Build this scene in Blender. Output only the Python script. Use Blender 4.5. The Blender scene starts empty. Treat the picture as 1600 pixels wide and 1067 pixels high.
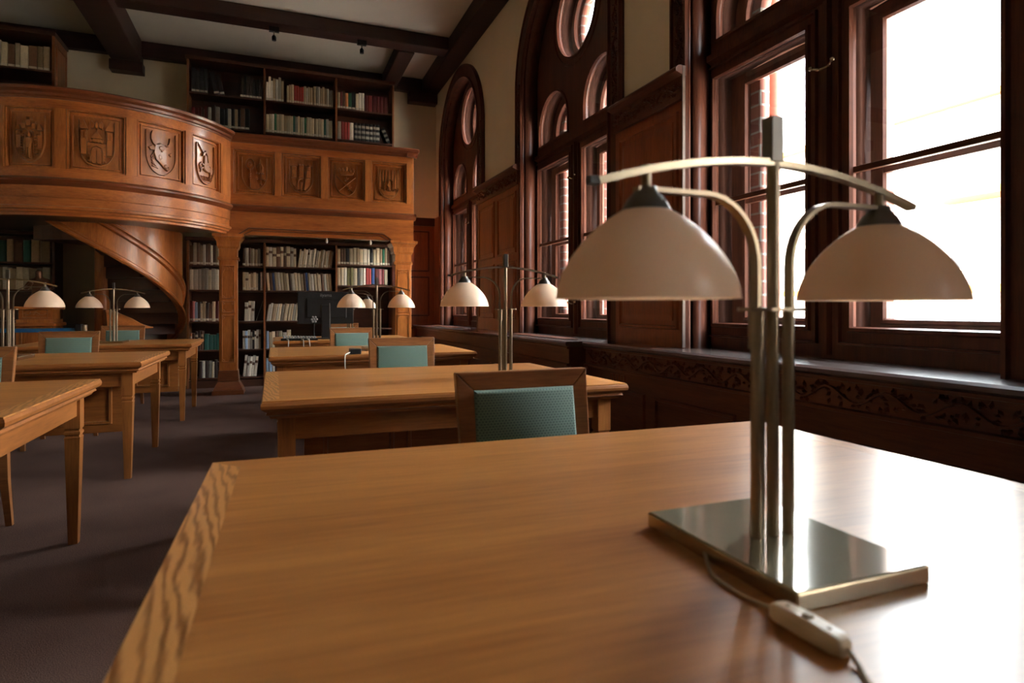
import bpy, bmesh, math, random
from mathutils import Vector, Matrix, noise
random.seed(7)
C = bpy.context.scene.collection
PI = math.pi
# ------------------------------------------------------------------ camera, world, exposure
sc = bpy.context.scene
cam = bpy.data.cameras.new('camera'); co = bpy.data.objects.new('camera', cam); C.objects.link(co)
co.location = (0, 0, 1.10); co.rotation_euler = (PI/2, 0, math.radians(-21.1))
cam.sensor_width = 36; cam.lens = 21.6; cam.shift_y = -50.5/1600
cam.dof.use_dof = True; cam.dof.focus_distance = 4.2; cam.dof.aperture_fstop = 4.0
cam.clip_start = 0.02
sc.camera = co
w = bpy.data.worlds.new('world'); sc.world = w; w.use_nodes = True
bgn = w.node_tree.nodes['Background']
tc = w.node_tree.nodes.new('ShaderNodeTexCoord'); sp = w.node_tree.nodes.new('ShaderNodeSeparateXYZ')
cr = w.node_tree.nodes.new('ShaderNodeValToRGB')
w.node_tree.links.new(tc.outputs['Generated'], sp.inputs[0]); w.node_tree.links.new(sp.outputs['Z'], cr.inputs[0])
cr.color_ramp.elements[0].color = (1.0, .955, .89, 1); cr.color_ramp.elements[0].position = .02
cr.color_ramp.elements[1].color = (.80, .90, 1.0, 1); cr.color_ramp.elements[1].position = .75
w.node_tree.links.new(cr.outputs[0], bgn.inputs[0])
dp = w.node_tree.nodes.new('ShaderNodeVectorMath'); dp.operation = 'DOT_PRODUCT'; dp.inputs[1].default_value = (.93, -.02, .36)
w.node_tree.links.new(tc.outputs['Generated'], dp.inputs[0])
def wm(op, a, b_):
    n_ = w.node_tree.nodes.new('ShaderNodeMath'); n_.operation = op; n_.inputs[1].default_value = b_
    w.node_tree.links.new(a, n_.inputs[0]); return n_.outputs[0]
glow = wm('POWER', wm('MAXIMUM', dp.outputs['Value'], 0.0), 4)
w.node_tree.links.new(wm('ADD', wm('MULTIPLY', glow, 17.0), 3.5), bgn.inputs[1])     # haze-bright sky opposite the windows
sun = bpy.data.lights.new('sun', 'SUN'); sun.energy = 25; sun.angle = math.radians(1.5); sun.color = (1, .93, .82)
so = bpy.data.objects.new('sun', sun); C.objects.link(so)
so.rotation_euler = Vector((.80, .35, -.50)).to_track_quat('-Z', 'Y').to_euler()   # stands behind the building, lights the facade across the street
def portal(y, z, sy, sz):
    l = bpy.data.lights.new('window_portal', 'AREA'); l.shape = 'RECTANGLE'; l.size = sy; l.size_y = sz
    l.cycles.is_portal = True
    o = bpy.data.objects.new('window_portal', l); C.objects.link(o)
    o.location = (2.96, y, z); o.rotation_euler = (PI/2, 0, PI/2)
WIN = [-2.2, 2.33, 5.13, 8.45]
for cy in WIN: portal(cy, 2.62, 1.8, 3.5)
sc.view_settings.view_transform = 'Standard'; sc.view_settings.look = 'None'
sc.view_settings.exposure = 2.12; sc.view_settings.gamma = 1; sc.view_settings.use_curve_mapping = False
# ------------------------------------------------------------------ materials
M = {}
def nodes(name):
    m = bpy.data.materials.new(name); m.use_nodes = True; M[name] = m
    nt = m.node_tree; return m, nt, nt.nodes['Principled BSDF']
def plain(name, col, rough=.5, metal=0, noise_amt=.08, scale=30, coat=0, spec=.5):
    m, nt, b = nodes(name)
    N = nt.nodes.new('ShaderNodeTexNoise'); N.inputs['Scale'].default_value = scale; N.inputs['Detail'].default_value = 4
    T = nt.nodes.new('ShaderNodeTexCoord'); nt.links.new(T.outputs['Object'], N.inputs['Vector'])
    R = nt.nodes.new('ShaderNodeValToRGB')
    R.color_ramp.elements[0].position = .3; R.color_ramp.elements[1].position = .7
    R.color_ramp.elements[0].color = tuple(c*(1-noise_amt) for c in col)+(1,)
    R.color_ramp.elements[1].color = tuple(min(1, c*(1+noise_amt)) for c in col)+(1,)
    nt.links.new(N.outputs[0], R.inputs[0]); nt.links.new(R.outputs[0], b.inputs['Base Color'])
    b.inputs['Roughness'].default_value = rough; b.inputs['Metallic'].default_value = metal
    b.inputs['Coat Weight'].default_value = coat; b.inputs['Coat Roughness'].default_value = .12
    b.inputs['Specular IOR Level'].default_value = spec
    return m
def wood(name, dark, light, axis='x', rough=.35, sc_=9, stretch=14, ring=0, coat=0, bump=.15, spec=.5):
    m, nt, b = nodes(name); L = nt.links
    T = nt.nodes.new('ShaderNodeTexCoord'); P = nt.nodes.new('ShaderNodeMapping')
    s = [sc_*1.0]*3; s['xyz'.index(axis)] = sc_/stretch
    P.inputs['Scale'].default_value = s; L.new(T.outputs['Object'], P.inputs[0])
    N = nt.nodes.new('ShaderNodeTexNoise'); N.inputs['Scale'].default_value = 1.6; N.inputs['Detail'].default_value = 5; N.inputs['Distortion'].default_value = .6
    L.new(P.outputs[0], N.inputs['Vector'])
    R = nt.nodes.new('ShaderNodeValToRGB'); R.color_ramp.elements[0].position = .32; R.color_ramp.elements[1].position = .68
    R.color_ramp.elements[0].color = (*dark, 1); R.color_ramp.elements[1].color = (*light, 1)
    F = nt.nodes.new('ShaderNodeTexNoise'); F.inputs['Scale'].default_value = 14; F.inputs['Detail'].default_value = 3
    L.new(P.outputs[0], F.inputs['Vector'])
    X = nt.nodes.new('ShaderNodeMath'); X.operation = 'MULTIPLY_ADD'; X.inputs[1].default_value = .45; 
    L.new(F.outputs[0], X.inputs[0]); 
    A = nt.nodes.new('ShaderNodeMath'); A.operation = 'MULTIPLY'; A.inputs[1].default_value = .62
    L.new(N.outputs[0], A.inputs[0]); L.new(A.outputs[0], X.inputs[2])
    if ring:
        W = nt.nodes.new('ShaderNodeTexWave'); W.wave_type = 'BANDS'; W.bands_direction = 'DIAGONAL'; W.inputs['Scale'].default_value = ring
        W.inputs['Distortion'].default_value = 9; W.inputs['Detail'].default_value = 3; W.inputs['Detail Scale'].default_value = .9
        L.new(P.outputs[0], W.inputs['Vector'])
        Q = nt.nodes.new('ShaderNodeMixRGB'); Q.inputs[0].default_value = .42
        L.new(X.outputs[0], Q.inputs[1]); L.new(W.outputs[0], Q.inputs[2]); L.new(Q.outputs[0], R.inputs[0])
        R.color_ramp.elements[0].position = .25; R.color_ramp.elements[1].position = .62
    else: L.new(X.outputs[0], R.inputs[0])
    L.new(R.outputs[0], b.inputs['Base Color'])
    B = nt.nodes.new('ShaderNodeBump'); B.inputs['Strength'].default_value = bump; B.inputs['Distance'].default_value = .002
    L.new(X.outputs[0], B.inputs['Height']); L.new(B.outputs[0], b.inputs['Normal'])
    b.inputs['Roughness'].default_value = rough; b.inputs['Coat Weight'].default_value = coat; b.inputs['Coat Roughness'].default_value = .15; b.inputs['Specular IOR Level'].default_value = spec
    return m
oakD, oakL = (.25, .082, .017), (.46, .185, .045)
wood('oak_top', oakD, oakL, 'x', .33, 7, 12, coat=.12, bump=.14, spec=.4)
wood('oak_edge', (.20, .065, .014), (.56, .25, .075), 'y', .30, 11, 7, ring=3.2, coat=.12, bump=.12)
wood('oak_x', (.17, .052, .011), (.36, .125, .030), 'x', .35, 9, 12)
wood('oak_y', (.17, .052, .011), (.36, .125, .030), 'y', .35, 9, 12)
wood('oak_z', (.17, .052, .011), (.36, .125, .030), 'z', .35, 9, 12)
wood('chair_wood', (.16, .055, .018), (.33, .125, .04), 'x', .30, 10, 9)
wood('gal_x', (.22, .055, .011), (.50, .155, .034), 'x', .30, 6, 9, coat=.2)
wood('gal_z', (.24, .064, .013), (.54, .178, .040), 'z', .30, 7, 9, coat=.2)
wood('gal_carved', (.22, .066, .015), (.44, .155, .040), 'z', .30, 9, 7, coat=.25)
wood('gal_cornice', (.10, .024, .009), (.20, .055, .018), 'x', .28, 6, 9, coat=.2)
wood('dark_z', (.042, .013, .008), (.11, .034, .018), 'z', .40, 8, 12, spec=.22)
wood('dark_y', (.055, .017, .009), (.14, .044, .020), 'y', .40, 8, 12, spec=.3)
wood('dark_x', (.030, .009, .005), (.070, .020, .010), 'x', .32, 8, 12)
wood('panel_z', (.13, .030, .010), (.27, .068, .020), 'z', .38, 8, 10)
wood('sill_wood', (.07, .045, .038), (.12, .085, .075), 'y', .28, 8, 14, coat=1.0)
wood('lining_wood', (.030, .012, .008), (.07, .026, .016), 'z', .6, 8, 12, spec=.1)
wood('beam_wood', (.020, .006, .004), (.045, .013, .008), 'x', .5, 8, 12)
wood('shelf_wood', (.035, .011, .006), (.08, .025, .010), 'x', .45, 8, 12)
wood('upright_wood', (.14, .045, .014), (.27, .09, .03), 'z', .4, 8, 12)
plain('plaster', (.64, .54, .38), .85, noise_amt=.03, scale=3)
plain('ceiling_plaster', (.62, .56, .46), .9, noise_amt=.03, scale=3)
plain('brass', (.46, .38, .27), .26, 1, .05, 60)
plain('steel', (.26, .205, .15), .28, 1, .06, 90)
plain('base_top', (.40, .38, .27), .06, .35, .03, 20, coat=.6)
plain('cap_metal', (.16, .145, .13), .35, 1, .05)
plain('black_plastic', (.012, .012, .013), .4)
plain('grey_plastic', (.3, .3, .3), .4)
plain('white_plastic', (.75, .72, .66), .4)
plain('cord_tan', (.36, .27, .17), .5)
plain('switch_tan', (.62, .47, .31), .35)
plain('blue_tape', (.004, .12, .33), .55)
plain('bronze', (.12, .055, .03), .35, .6)
plain('pipe_metal', (.32, .11, .07), .5)
plain('facade', (.70, .66, .60), .8, noise_amt=.03, scale=1)
plain('facade_trim', (.42, .16, .03), .8)
plain('roofing', (.6, .35, .25), .8)
plain('street', (.55, .54, .52), .9, scale=2)
plain('edge_metal', (.13, .095, .08), .5, spec=.2)
plain('screen_glass', (.01, .01, .012), .12)
plain('window_dark', (.05, .055, .06), .3)
# carpet
m, nt, b = nodes('carpet'); L = nt.links
T = nt.nodes.new('ShaderNodeTexCoord'); N = nt.nodes.new('ShaderNodeTexNoise'); N.inputs['Scale'].default_value = 260; N.inputs['Detail'].default_value = 3
N2 = nt.nodes.new('ShaderNodeTexNoise'); N2.inputs['Scale'].default_value = 2.2; N2.inputs['Detail'].default_value = 5
L.new(T.outputs['Object'], N.inputs['Vector']); L.new(T.outputs['Object'], N2.inputs['Vector'])
R = nt.nodes.new('ShaderNodeValToRGB'); R.color_ramp.elements[0].position = .36; R.color_ramp.elements[1].position = .66
R.color_ramp.elements[0].color = (.042, .021, .016, 1); R.color_ramp.elements[1].color = (.15, .083, .062, 1)
X = nt.nodes.new('ShaderNodeMath'); X.operation = 'MULTIPLY_ADD'; X.inputs[1].default_value = .22
L.new(N2.outputs[0], X.inputs[0]); A = nt.nodes.new('ShaderNodeMath'); A.operation = 'MULTIPLY'; A.inputs[1].default_value = .8
L.new(N.outputs[0], A.inputs[0]); L.new(A.outputs[0], X.inputs[2]); L.new(X.outputs[0], R.inputs[0]); L.new(R.outputs[0], b.inputs['Base Color'])
B = nt.nodes.new('ShaderNodeBump'); B.inputs['Strength'].default_value = .6; B.inputs['Distance'].default_value = .004
L.new(N.outputs[0], B.inputs['Height']); L.new(B.outputs[0], b.inputs['Normal']); b.inputs['Roughness'].default_value = .95; b.inputs['Specular IOR Level'].default_value = .1
# green fabric with rows of small lozenges
m, nt, b = nodes('fabric'); L = nt.links
T = nt.nodes.new('ShaderNodeTexCoord'); P = nt.nodes.new('ShaderNodeMapping'); P.inputs['Scale'].default_value = (95, 1, 130)
L.new(T.outputs['Object'], P.inputs[0])
sx = nt.nodes.new('ShaderNodeSeparateXYZ'); L.new(P.outputs[0], sx.inputs[0])
def mth(op, a, bb=None):
    n = nt.nodes.new('ShaderNodeMath'); n.operation = op
    for i, v in enumerate((a, bb)):
        if v is None: continue
        if isinstance(v, (int, float)): n.inputs[i].default_value = v
        else: L.new(v, n.inputs[i])
    return n.outputs[0]
row = mth('MULTIPLY', mth('FLOOR', mth('DIVIDE', sx.outputs['Z'], 1.0)), .5)
fx = mth('ABSOLUTE', mth('SUBTRACT', mth('FRACT', mth('ADD', sx.outputs['X'], row)), .5))
fz = mth('ABSOLUTE', mth('SUBTRACT', mth('FRACT', sx.outputs['Z']), .5))
v = mth('ADD', fx, fz); v = mth('LESS_THAN', v, .36)
mx = nt.nodes.new('ShaderNodeMixRGB'); mx.inputs[1].default_value = (.14, .215, .165, 1); mx.inputs[2].default_value = (.055, .10, .082, 1)
L.new(v, mx.inputs[0]); L.new(mx.outputs[0], b.inputs['Base Color']); b.inputs['Roughness'].default_value = .75
b.inputs['Sheen Weight'].default_value = .25
# shade glass
m, nt, b = nodes('shade_glass'); L = nt.links
out = nt.nodes['Material Output']
tr = nt.nodes.new('ShaderNodeBsdfTranslucent'); tr.inputs[0].default_value = (1.0, .84, .68, 1)
NN = nt.nodes.new('ShaderNodeTexNoise'); NN.inputs['Scale'].default_value = 12
RR = nt.nodes.new('ShaderNodeValToRGB'); RR.color_ramp.elements[0].color = (.88, .72, .56, 1); RR.color_ramp.elements[1].color = (.92, .77, .61, 1)
TT = nt.nodes.new('ShaderNodeTexCoord'); L.new(TT.outputs['Object'], NN.inputs['Vector'])
L.new(NN.outputs[0], RR.inputs[0]); L.new(RR.outputs[0], b.inputs['Base Color'])
b.inputs['Roughness'].default_value = .28
mi = nt.nodes.new('ShaderNodeMixShader'); mi.inputs[0].default_value = .5
L.new(b.outputs[0], mi.inputs[1]); L.new(tr.outputs[0], mi.inputs[2]); L.new(mi.outputs[0], out.inputs[0])
# window glass
m, nt, b = nodes('pane_glass'); L = nt.links; out = nt.nodes['Material Output']
t1 = nt.nodes.new('ShaderNodeBsdfTransparent'); t1.inputs[0].default_value = (.96, .98, .98, 1)
g1 = nt.nodes.new('ShaderNodeBsdfGlossy'); g1.inputs['Roughness'].default_value = .01
lw = nt.nodes.new('ShaderNodeLayerWeight'); lw.inputs[0].default_value = .5
pw = nt.nodes.new('ShaderNodeMath'); pw.operation = 'POWER'; pw.inputs[1].default_value = 5; L.new(lw.outputs['Facing'], pw.inputs[0])
fr = nt.nodes.new('ShaderNodeMath'); fr.operation = 'MULTIPLY_ADD'; fr.inputs[1].default_value = .6; fr.inputs[2].default_value = .035; L.new(pw.outputs[0], fr.inputs[0])
mi = nt.nodes.new('ShaderNodeMixShader'); L.new(fr.outputs[0], mi.inputs[0]); L.new(t1.outputs[0], mi.inputs[1]); L.new(g1.outputs[0], mi.inputs[2]); L.new(mi.outputs[0], out.inputs[0])
# brick (jambs are seen along x-z and y-z; use a planar mapping of (x+y, z))
m, nt, b = nodes('brick'); L = nt.links
T = nt.nodes.new('ShaderNodeTexCoord'); s3 = nt.nodes.new('ShaderNodeSeparateXYZ'); L.new(T.outputs['Object'], s3.inputs[0])
c3 = nt.nodes.new('ShaderNodeCombineXYZ'); aa = nt.nodes.new('ShaderNodeMath'); aa.operation = 'ADD'
L.new(s3.outputs[0], aa.inputs[0]); L.new(s3.outputs[1], aa.inputs[1]); L.new(aa.outputs[0], c3.inputs[0]); L.new(s3.outputs[2], c3.inputs[1])
BR = nt.nodes.new('ShaderNodeTexBrick'); L.new(c3.outputs[0], BR.inputs['Vector'])
BR.inputs['Scale'].default_value = 1; BR.inputs['Brick Width'].default_value = .26; BR.inputs['Row Height'].default_value = .085
BR.inputs['Mortar Size'].default_value = .007; BR.inputs['Color1'].default_value = (.17, .045, .024, 1); BR.inputs['Color2'].default_value = (.11, .03, .018, 1)
BR.inputs['Mortar'].default_value = (.17, .15, .13, 1)
L.new(BR.outputs[0], b.inputs['Base Color']); b.inputs['Roughness'].default_value = .85
BC = {'cream': (.66, .54, .36), 'white': (.80, .73, .61), 'grey': (.38, .34, .28), 'tan': (.42, .30, .18), 'brown': (.14, .065, .035),
      'dark brown': (.05, .025, .018), 'black': (.012, .012, .014), 'red': (.42, .035, .03), 'dark red': (.16, .015, .015), 'green': (.03, .20, .10),
      'teal': (.02, .14, .11), 'blue': (.02, .07, .24), 'pale blue': (.30, .42, .60), 'olive': (.28, .26, .10), 'pink': (.50, .17, .18), 'orange': (.55, .20, .07)}
for k, v in BC.items():
    m = plain('cover_'+k.replace(' ', '_'), v, .55, 0, .12, 40); nt = m.node_tree
    OI = nt.nodes.new('ShaderNodeObjectInfo'); MR = nt.nodes.new('ShaderNodeMapRange'); MR.inputs[3].default_value = .45; MR.inputs[4].default_value = 1.15
    HS = nt.nodes.new('ShaderNodeHueSaturation'); nt.links.new(OI.outputs['Random'], MR.inputs[0]); nt.links.new(MR.outputs[0], HS.inputs['Value'])
    src = nt.nodes['Principled BSDF'].inputs['Base Color'].links[0].from_socket
    nt.links.new(src, HS.inputs['Color']); nt.links.new(HS.outputs[0], nt.nodes['Principled BSDF'].inputs['Base Color'])
plain('paper', (.72, .66, .52), .8); plain('sticker_paper', (.58, .52, .42), .7)
# ------------------------------------------------------------------ mesh helpers
def wloc(o):
    v = Vector((0, 0, 0))
    while o: v += o.location; o = o.parent
    return v
class MB:
    def __init__(s): s.v = []; s.f = []; s.m = []
    def add(s, vs, fs, mi=0):
        n = len(s.v); s.v += [tuple(p) for p in vs]; s.f += [tuple(i+n for i in f) for f in fs]; s.m += [mi]*len(fs); return s
    def box(s, x0, y0, z0, x1, y1, z1, mi=0):
        vs = [(x, y, z) for z in (z0, z1) for y in (y0, y1) for x in (x0, x1)]
        return s.add(vs, [(0, 2, 3, 1), (4, 5, 7, 6), (0, 1, 5, 4), (2, 6, 7, 3), (0, 4, 6, 2), (1, 3, 7, 5)], mi)
    def loft(s, rings, closed=False, caps=True, mi=0):
        n = len(rings[0]); vs = [p for r in rings for p in r]; fs = []
        k = len(rings)
        for i in range(k if closed else k-1):
            a, b = i*n, ((i+1) % k)*n
            for j in range(n): fs.append((a+j, a+(j+1) % n, b+(j+1) % n, b+j))
        if caps and not closed: fs.append(tuple(range(n))[::-1]); fs.append(tuple(range((k-1)*n, k*n)))
        return s.add(vs, fs, mi)
    def tube(s, pts, r, n=10, mi=0, closed=False):
        pts = [Vector(p) for p in pts]; rings = []; up = None
        for i, p in enumerate(pts):
            if closed: t = (pts[(i+1) % len(pts)]-pts[i-1])
            else: t = pts[min(i+1, len(pts)-1)]-pts[max(i-1, 0)]
            t.normalize()
            if up is None: up = t.orthogonal().normalized()
            up = (up-t*up.dot(t)).normalized(); q = t.cross(up)
            rr = r[i] if isinstance(r, (list, tuple)) else r
            rings.append([p+up*math.cos(2*PI*j/n)*rr+q*math.sin(2*PI*j/n)*rr for j in range(n)])
        return s.loft(rings, closed, True, mi)
    def lathe(s, prof, n=40, c=(0, 0, 0), mi=0, closed=False):
        rings = [[(c[0]+r*math.cos(2*PI*j/n), c[1]+r*math.sin(2*PI*j/n), c[2]+z) for j in range(n)] for r, z in prof]
        return s.loft(rings, closed, not closed, mi)
    def frustum(s, x0, y0, z0, w0, d0, z1, w1, d1, mi=0):   # centred
        r = lambda w_, d_, z: [(x0-w_/2, y0-d_/2, z), (x0+w_/2, y0-d_/2, z), (x0+w_/2, y0+d_/2, z), (x0-w_/2, y0+d_/2, z)]
        return s.loft([r(w0, d0, z0), r(w1, d1, z1)], mi=mi)
    def build(s, name, mat, parent=None, world=False, smooth=False, bevel=0, seg=2, recalc=True):
        me = bpy.data.meshes.new(name); off = wloc(parent) if (world and parent) else Vector((0, 0, 0))
        me.from_pydata([Vector(p)-off for p in s.v], [], s.f)
        for mm in (mat if isinstance(mat, (list, tuple)) else [mat]): me.materials.append(M[mm])
        me.polygons.foreach_set('material_index', s.m)
        if recalc:
            bm = bmesh.new(); bm.from_mesh(me); bmesh.ops.recalc_face_normals(bm, faces=bm.faces); bm.to_mesh(me); bm.free()
        if smooth:
            me.polygons.foreach_set('use_smooth', [True]*len(me.polygons)); me.set_sharp_from_angle(angle=math.radians(38))
        me.update(); o = bpy.data.objects.new(name, me); C.objects.link(o); o.parent = parent
        if bevel:
            bv = o.modifiers.new('bevel', 'BEVEL'); bv.width = bevel; bv.segments = seg; bv.limit_method = 'ANGLE'; bv.angle_limit = math.radians(40)
        return o
def tag(o, label=None, cat=None, group=None, kind=None):
    if label: o['label'] = label
    if cat: o['category'] = cat
    if group: o['group'] = group
    if kind: o['kind'] = kind
    return o
def empty(name, loc=(0, 0, 0), rz=0, **k):
    o = bpy.data.objects.new(name, None); C.objects.link(o); o.location = loc; o.rotation_euler.z = rz; o.empty_display_size = .1
    return tag(o, **k)
def copy_tree(o, parent=None):
    c = o.copy(); C.objects.link(c); c.parent = parent
    for ch in list(o.children): copy_tree(ch, c)
    return c
def struct(o): return tag(o, kind='structure')
def plate(outer, holes, x0, x1, name, mat, parent=None):     # flat shape with holes in the (y,z) plane, thick along x
    cu = bpy.data.curves.new('tmp', 'CURVE'); cu.dimensions = '2D'; cu.fill_mode = 'BOTH'; cu.extrude = (x1-x0)/2
    for pts in [outer]+holes:
        spn = cu.splines.new('POLY'); spn.points.add(len(pts)-1); spn.use_cyclic_u = True
        for i, (a, b_) in enumerate(pts): spn.points[i].co = (a, b_, 0, 1)
    to = bpy.data.objects.new('tmp', cu); me = bpy.data.meshes.new_from_object(to)
    bpy.data.objects.remove(to); bpy.data.curves.remove(cu)
    off = wloc(parent)
    for v_ in me.vertices:
        a, b_, h = v_.co; v_.co = Vector(((x0+x1)/2+h, a, b_))-off
    bm = bmesh.new(); bm.from_mesh(me); bmesh.ops.remove_doubles(bm, verts=bm.verts, dist=1e-5); bmesh.ops.recalc_face_normals(bm, faces=bm.faces); bm.to_mesh(me); bm.free()
    me.materials.clear(); me.materials.append(M[mat]); me.name = name
    o = bpy.data.objects.new(name, me); C.objects.link(o); o.parent = parent; return o
# maps from (p, q, h) on a surface into the room
def mapX(x0): return lambda p, q, h: Vector((x0-h, p, q))
def mapY(y0): return lambda p, q, h: Vector((p, y0-h, q))
def mapC(R_, cx, cy): return lambda p, q, h: Vector((cx+(R_+h)*math.cos(p), cy+(R_+h)*math.sin(p), q))
def ridge(mb, mp, pts, wd, h, closed=False, sub=0, mi=0, prof=None):
    if sub:
        q = []; n = len(pts)
        for i in range(n if closed else n-1):
            a, b_ = pts[i], pts[(i+1) % n]
            k = max(1, int(math.dist(a, b_)/sub))
            q += [(a[0]+(b_[0]-a[0])*j/k, a[1]+(b_[1]-a[1])*j/k) for j in range(k)]
        if not closed: q.append(pts[-1])
        pts = q
    n = len(pts); rings = []
    prof = prof or [(-.5, -.003), (-.28, 1), (.28, 1), (.5, -.003)]
    for i in range(n):
        p = Vector(pts[i]); a = Vector(pts[i-1]) if (i or closed) else p; b_ = Vector(pts[(i+1) % n]) if (i < n-1 or closed) else p
        d0 = (p-a).normalized() if (p-a).length > 1e-7 else (b_-p).normalized()
        d1 = (b_-p).normalized() if (b_-p).length > 1e-7 else d0
        n0 = Vector((-d0.y, d0.x)); n1 = Vector((-d1.y, d1.x)); nm = n0+n1
        nm = nm.normalized() if nm.length > 1e-4 else n0
        k = 1/max(.4, nm.dot(n0))
        rings.append([mp(p.x+nm.x*o_*wd*k, p.y+nm.y*o_*wd*k, hh*h if hh > 0 else hh) for o_, hh in prof])
    mb.loft(rings, closed, True, mi); return mb
def rpoly(mb, mp, pts, h, inset=.12, mi=0):
    cx = sum(p[0] for p in pts)/len(pts); cy = sum(p[1] for p in pts)/len(pts)
    mb.loft([[mp(x, y, -.003) for x, y in pts], [mp(x, y, h*.6) for x, y in pts], [mp(cx+(x-cx)*(1-inset), cy+(y-cy)*(1-inset), h) for x, y in pts]], mi=mi); return mb
def rect(p0, q0, p1, q1): return [(p0, q0), (p1, q0), (p1, q1), (p0, q1)]
def arched(c, hw, z0, zs, n=20): # closed outline, round head
    return [(c-hw, z0), (c+hw, z0)]+[(c+hw*math.cos(PI*i/n), zs+hw*math.sin(PI*i/n)) for i in range(n+1)]
def circle(c, z, r, n=40): return [(c+r*math.cos(2*PI*i/n), z+r*math.sin(2*PI*i/n)) for i in range(n)]
def vine(mb, mp, p0, p1, q, amp, h, step=.16, vert=False):
    S = (lambda a, b_: (b_, a)) if vert else (lambda a, b_: (a, b_))
    n = int((p1-p0)/.03); pts = []
    for i in range(n+1):
        t = p0+(p1-p0)*i/n; pts.append(S(t, q+amp*.55*math.sin(2*PI*t/(2*step))))
    ridge(mb, mp, pts, .014, h*.8)
    t = p0+step*.25; k = 0
    while t < p1-.04:
        cq = q+amp*.55*math.sin(2*PI*t/(2*step)); sg = 1 if k % 2 else -1
        for j in range(9):
            a = random.uniform(0, 2*PI) if j else sg*1.2; r0 = random.uniform(.35, .95)*amp
            cx = t+math.cos(a)*r0*1.1; cz = max(q-amp*.75, min(q+amp*.75, cq*.4+q*.6+math.sin(a)*r0)); L_ = amp*random.uniform(.30, .48); W_ = L_*.5
            leaf = [(cx+math.cos(a)*L_, cz+math.sin(a)*L_), (cx-math.sin(a)*W_, cz+math.cos(a)*W_), (cx-math.cos(a)*L_*.7, cz-math.sin(a)*L_*.7), (cx+math.sin(a)*W_, cz-math.cos(a)*W_)]
            vs = [mp(*S(*l), -.003) for l in leaf]+[mp(*S(cx, cz), h*random.uniform(.8, 1.2))]
            mb.add(vs, [(0, 1, 4), (1, 2, 4), (2, 3, 4), (3, 0, 4)])
        t += step*.5; k += 1
# ------------------------------------------------------------------ room shell
XW = 2.48; YB = 9.9; ZC = 4.82; XL = -7.0; YF = -5.2; DZ = .85
struct(MB().box(XL-.1, YF-.1, -.1, 2.7, YB+.1, 0).build('floor', 'carpet'))
struct(MB().box(XL-.1, YF-.1, ZC, 2.9, YB+.3, ZC+.12).build('ceiling', 'ceiling_plaster'))
struct(MB().box(XL-.1, YB, 0, 3.1, YB+.2, ZC).build('wall_back', 'plaster'))
struct(MB().box(XL-.2, YF, 0, XL, YB, ZC).build('wall_left', 'plaster'))
struct(MB().box(XL-.1, YF-.2, 0, 3.1, YF, ZC).build('wall_front', 'plaster'))
HW = .93
struct(plate(rect(YF, 0, YB, ZC), [arched(c, HW, DZ-.03, 3.45) for c in WIN], XW, XW+.14, 'wall_right', 'plaster'))
holes = []
for c in WIN:
    for s_ in (-1, 1): holes.append(arched(c+s_*.4165, .2735, .98, 2.93))
    holes.append(circle(c, 3.87, .30))
struct(plate(rect(YF, -5, YB, 6), holes, 2.825, 2.90, 'wall_outside', 'brick'))
# beams
bm = MB()
def beam(name, *b_): struct(MB().box(*b_).build(name, 'beam_wood', bevel=.012))
n = 1
for b_ in [(-2.08, YF, 4.50, -1.72, YB, ZC-.001), (2.22, YF, 4.60, XW, YB, ZC-.001), (1.58, 8.40, 4.62, 1.80, YB, ZC-.002),
           (XL, 8.15, 4.64, 2.22, 8.40, ZC-.003), (XL, 9.78, 4.60, 2.22, YB, ZC-.003),
           (XL, 5.0, 4.62, 2.22, 5.26, ZC-.003), (XL, 1.5, 4.62, 2.22, 1.76, ZC-.003), (XL, -2.0, 4.62, 2.22, -1.74, ZC-.003)]:
    beam('trim_%d' % n, *b_); n += 1
bk = MB().box(-2.10, 9.72, 4.36, -1.70, YB, 4.5).box(2.0, 9.72, 4.42, 2.46, YB, 4.60)
struct(bk.build('trim_%d' % n, 'beam_wood', bevel=.01)); n += 1
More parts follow.
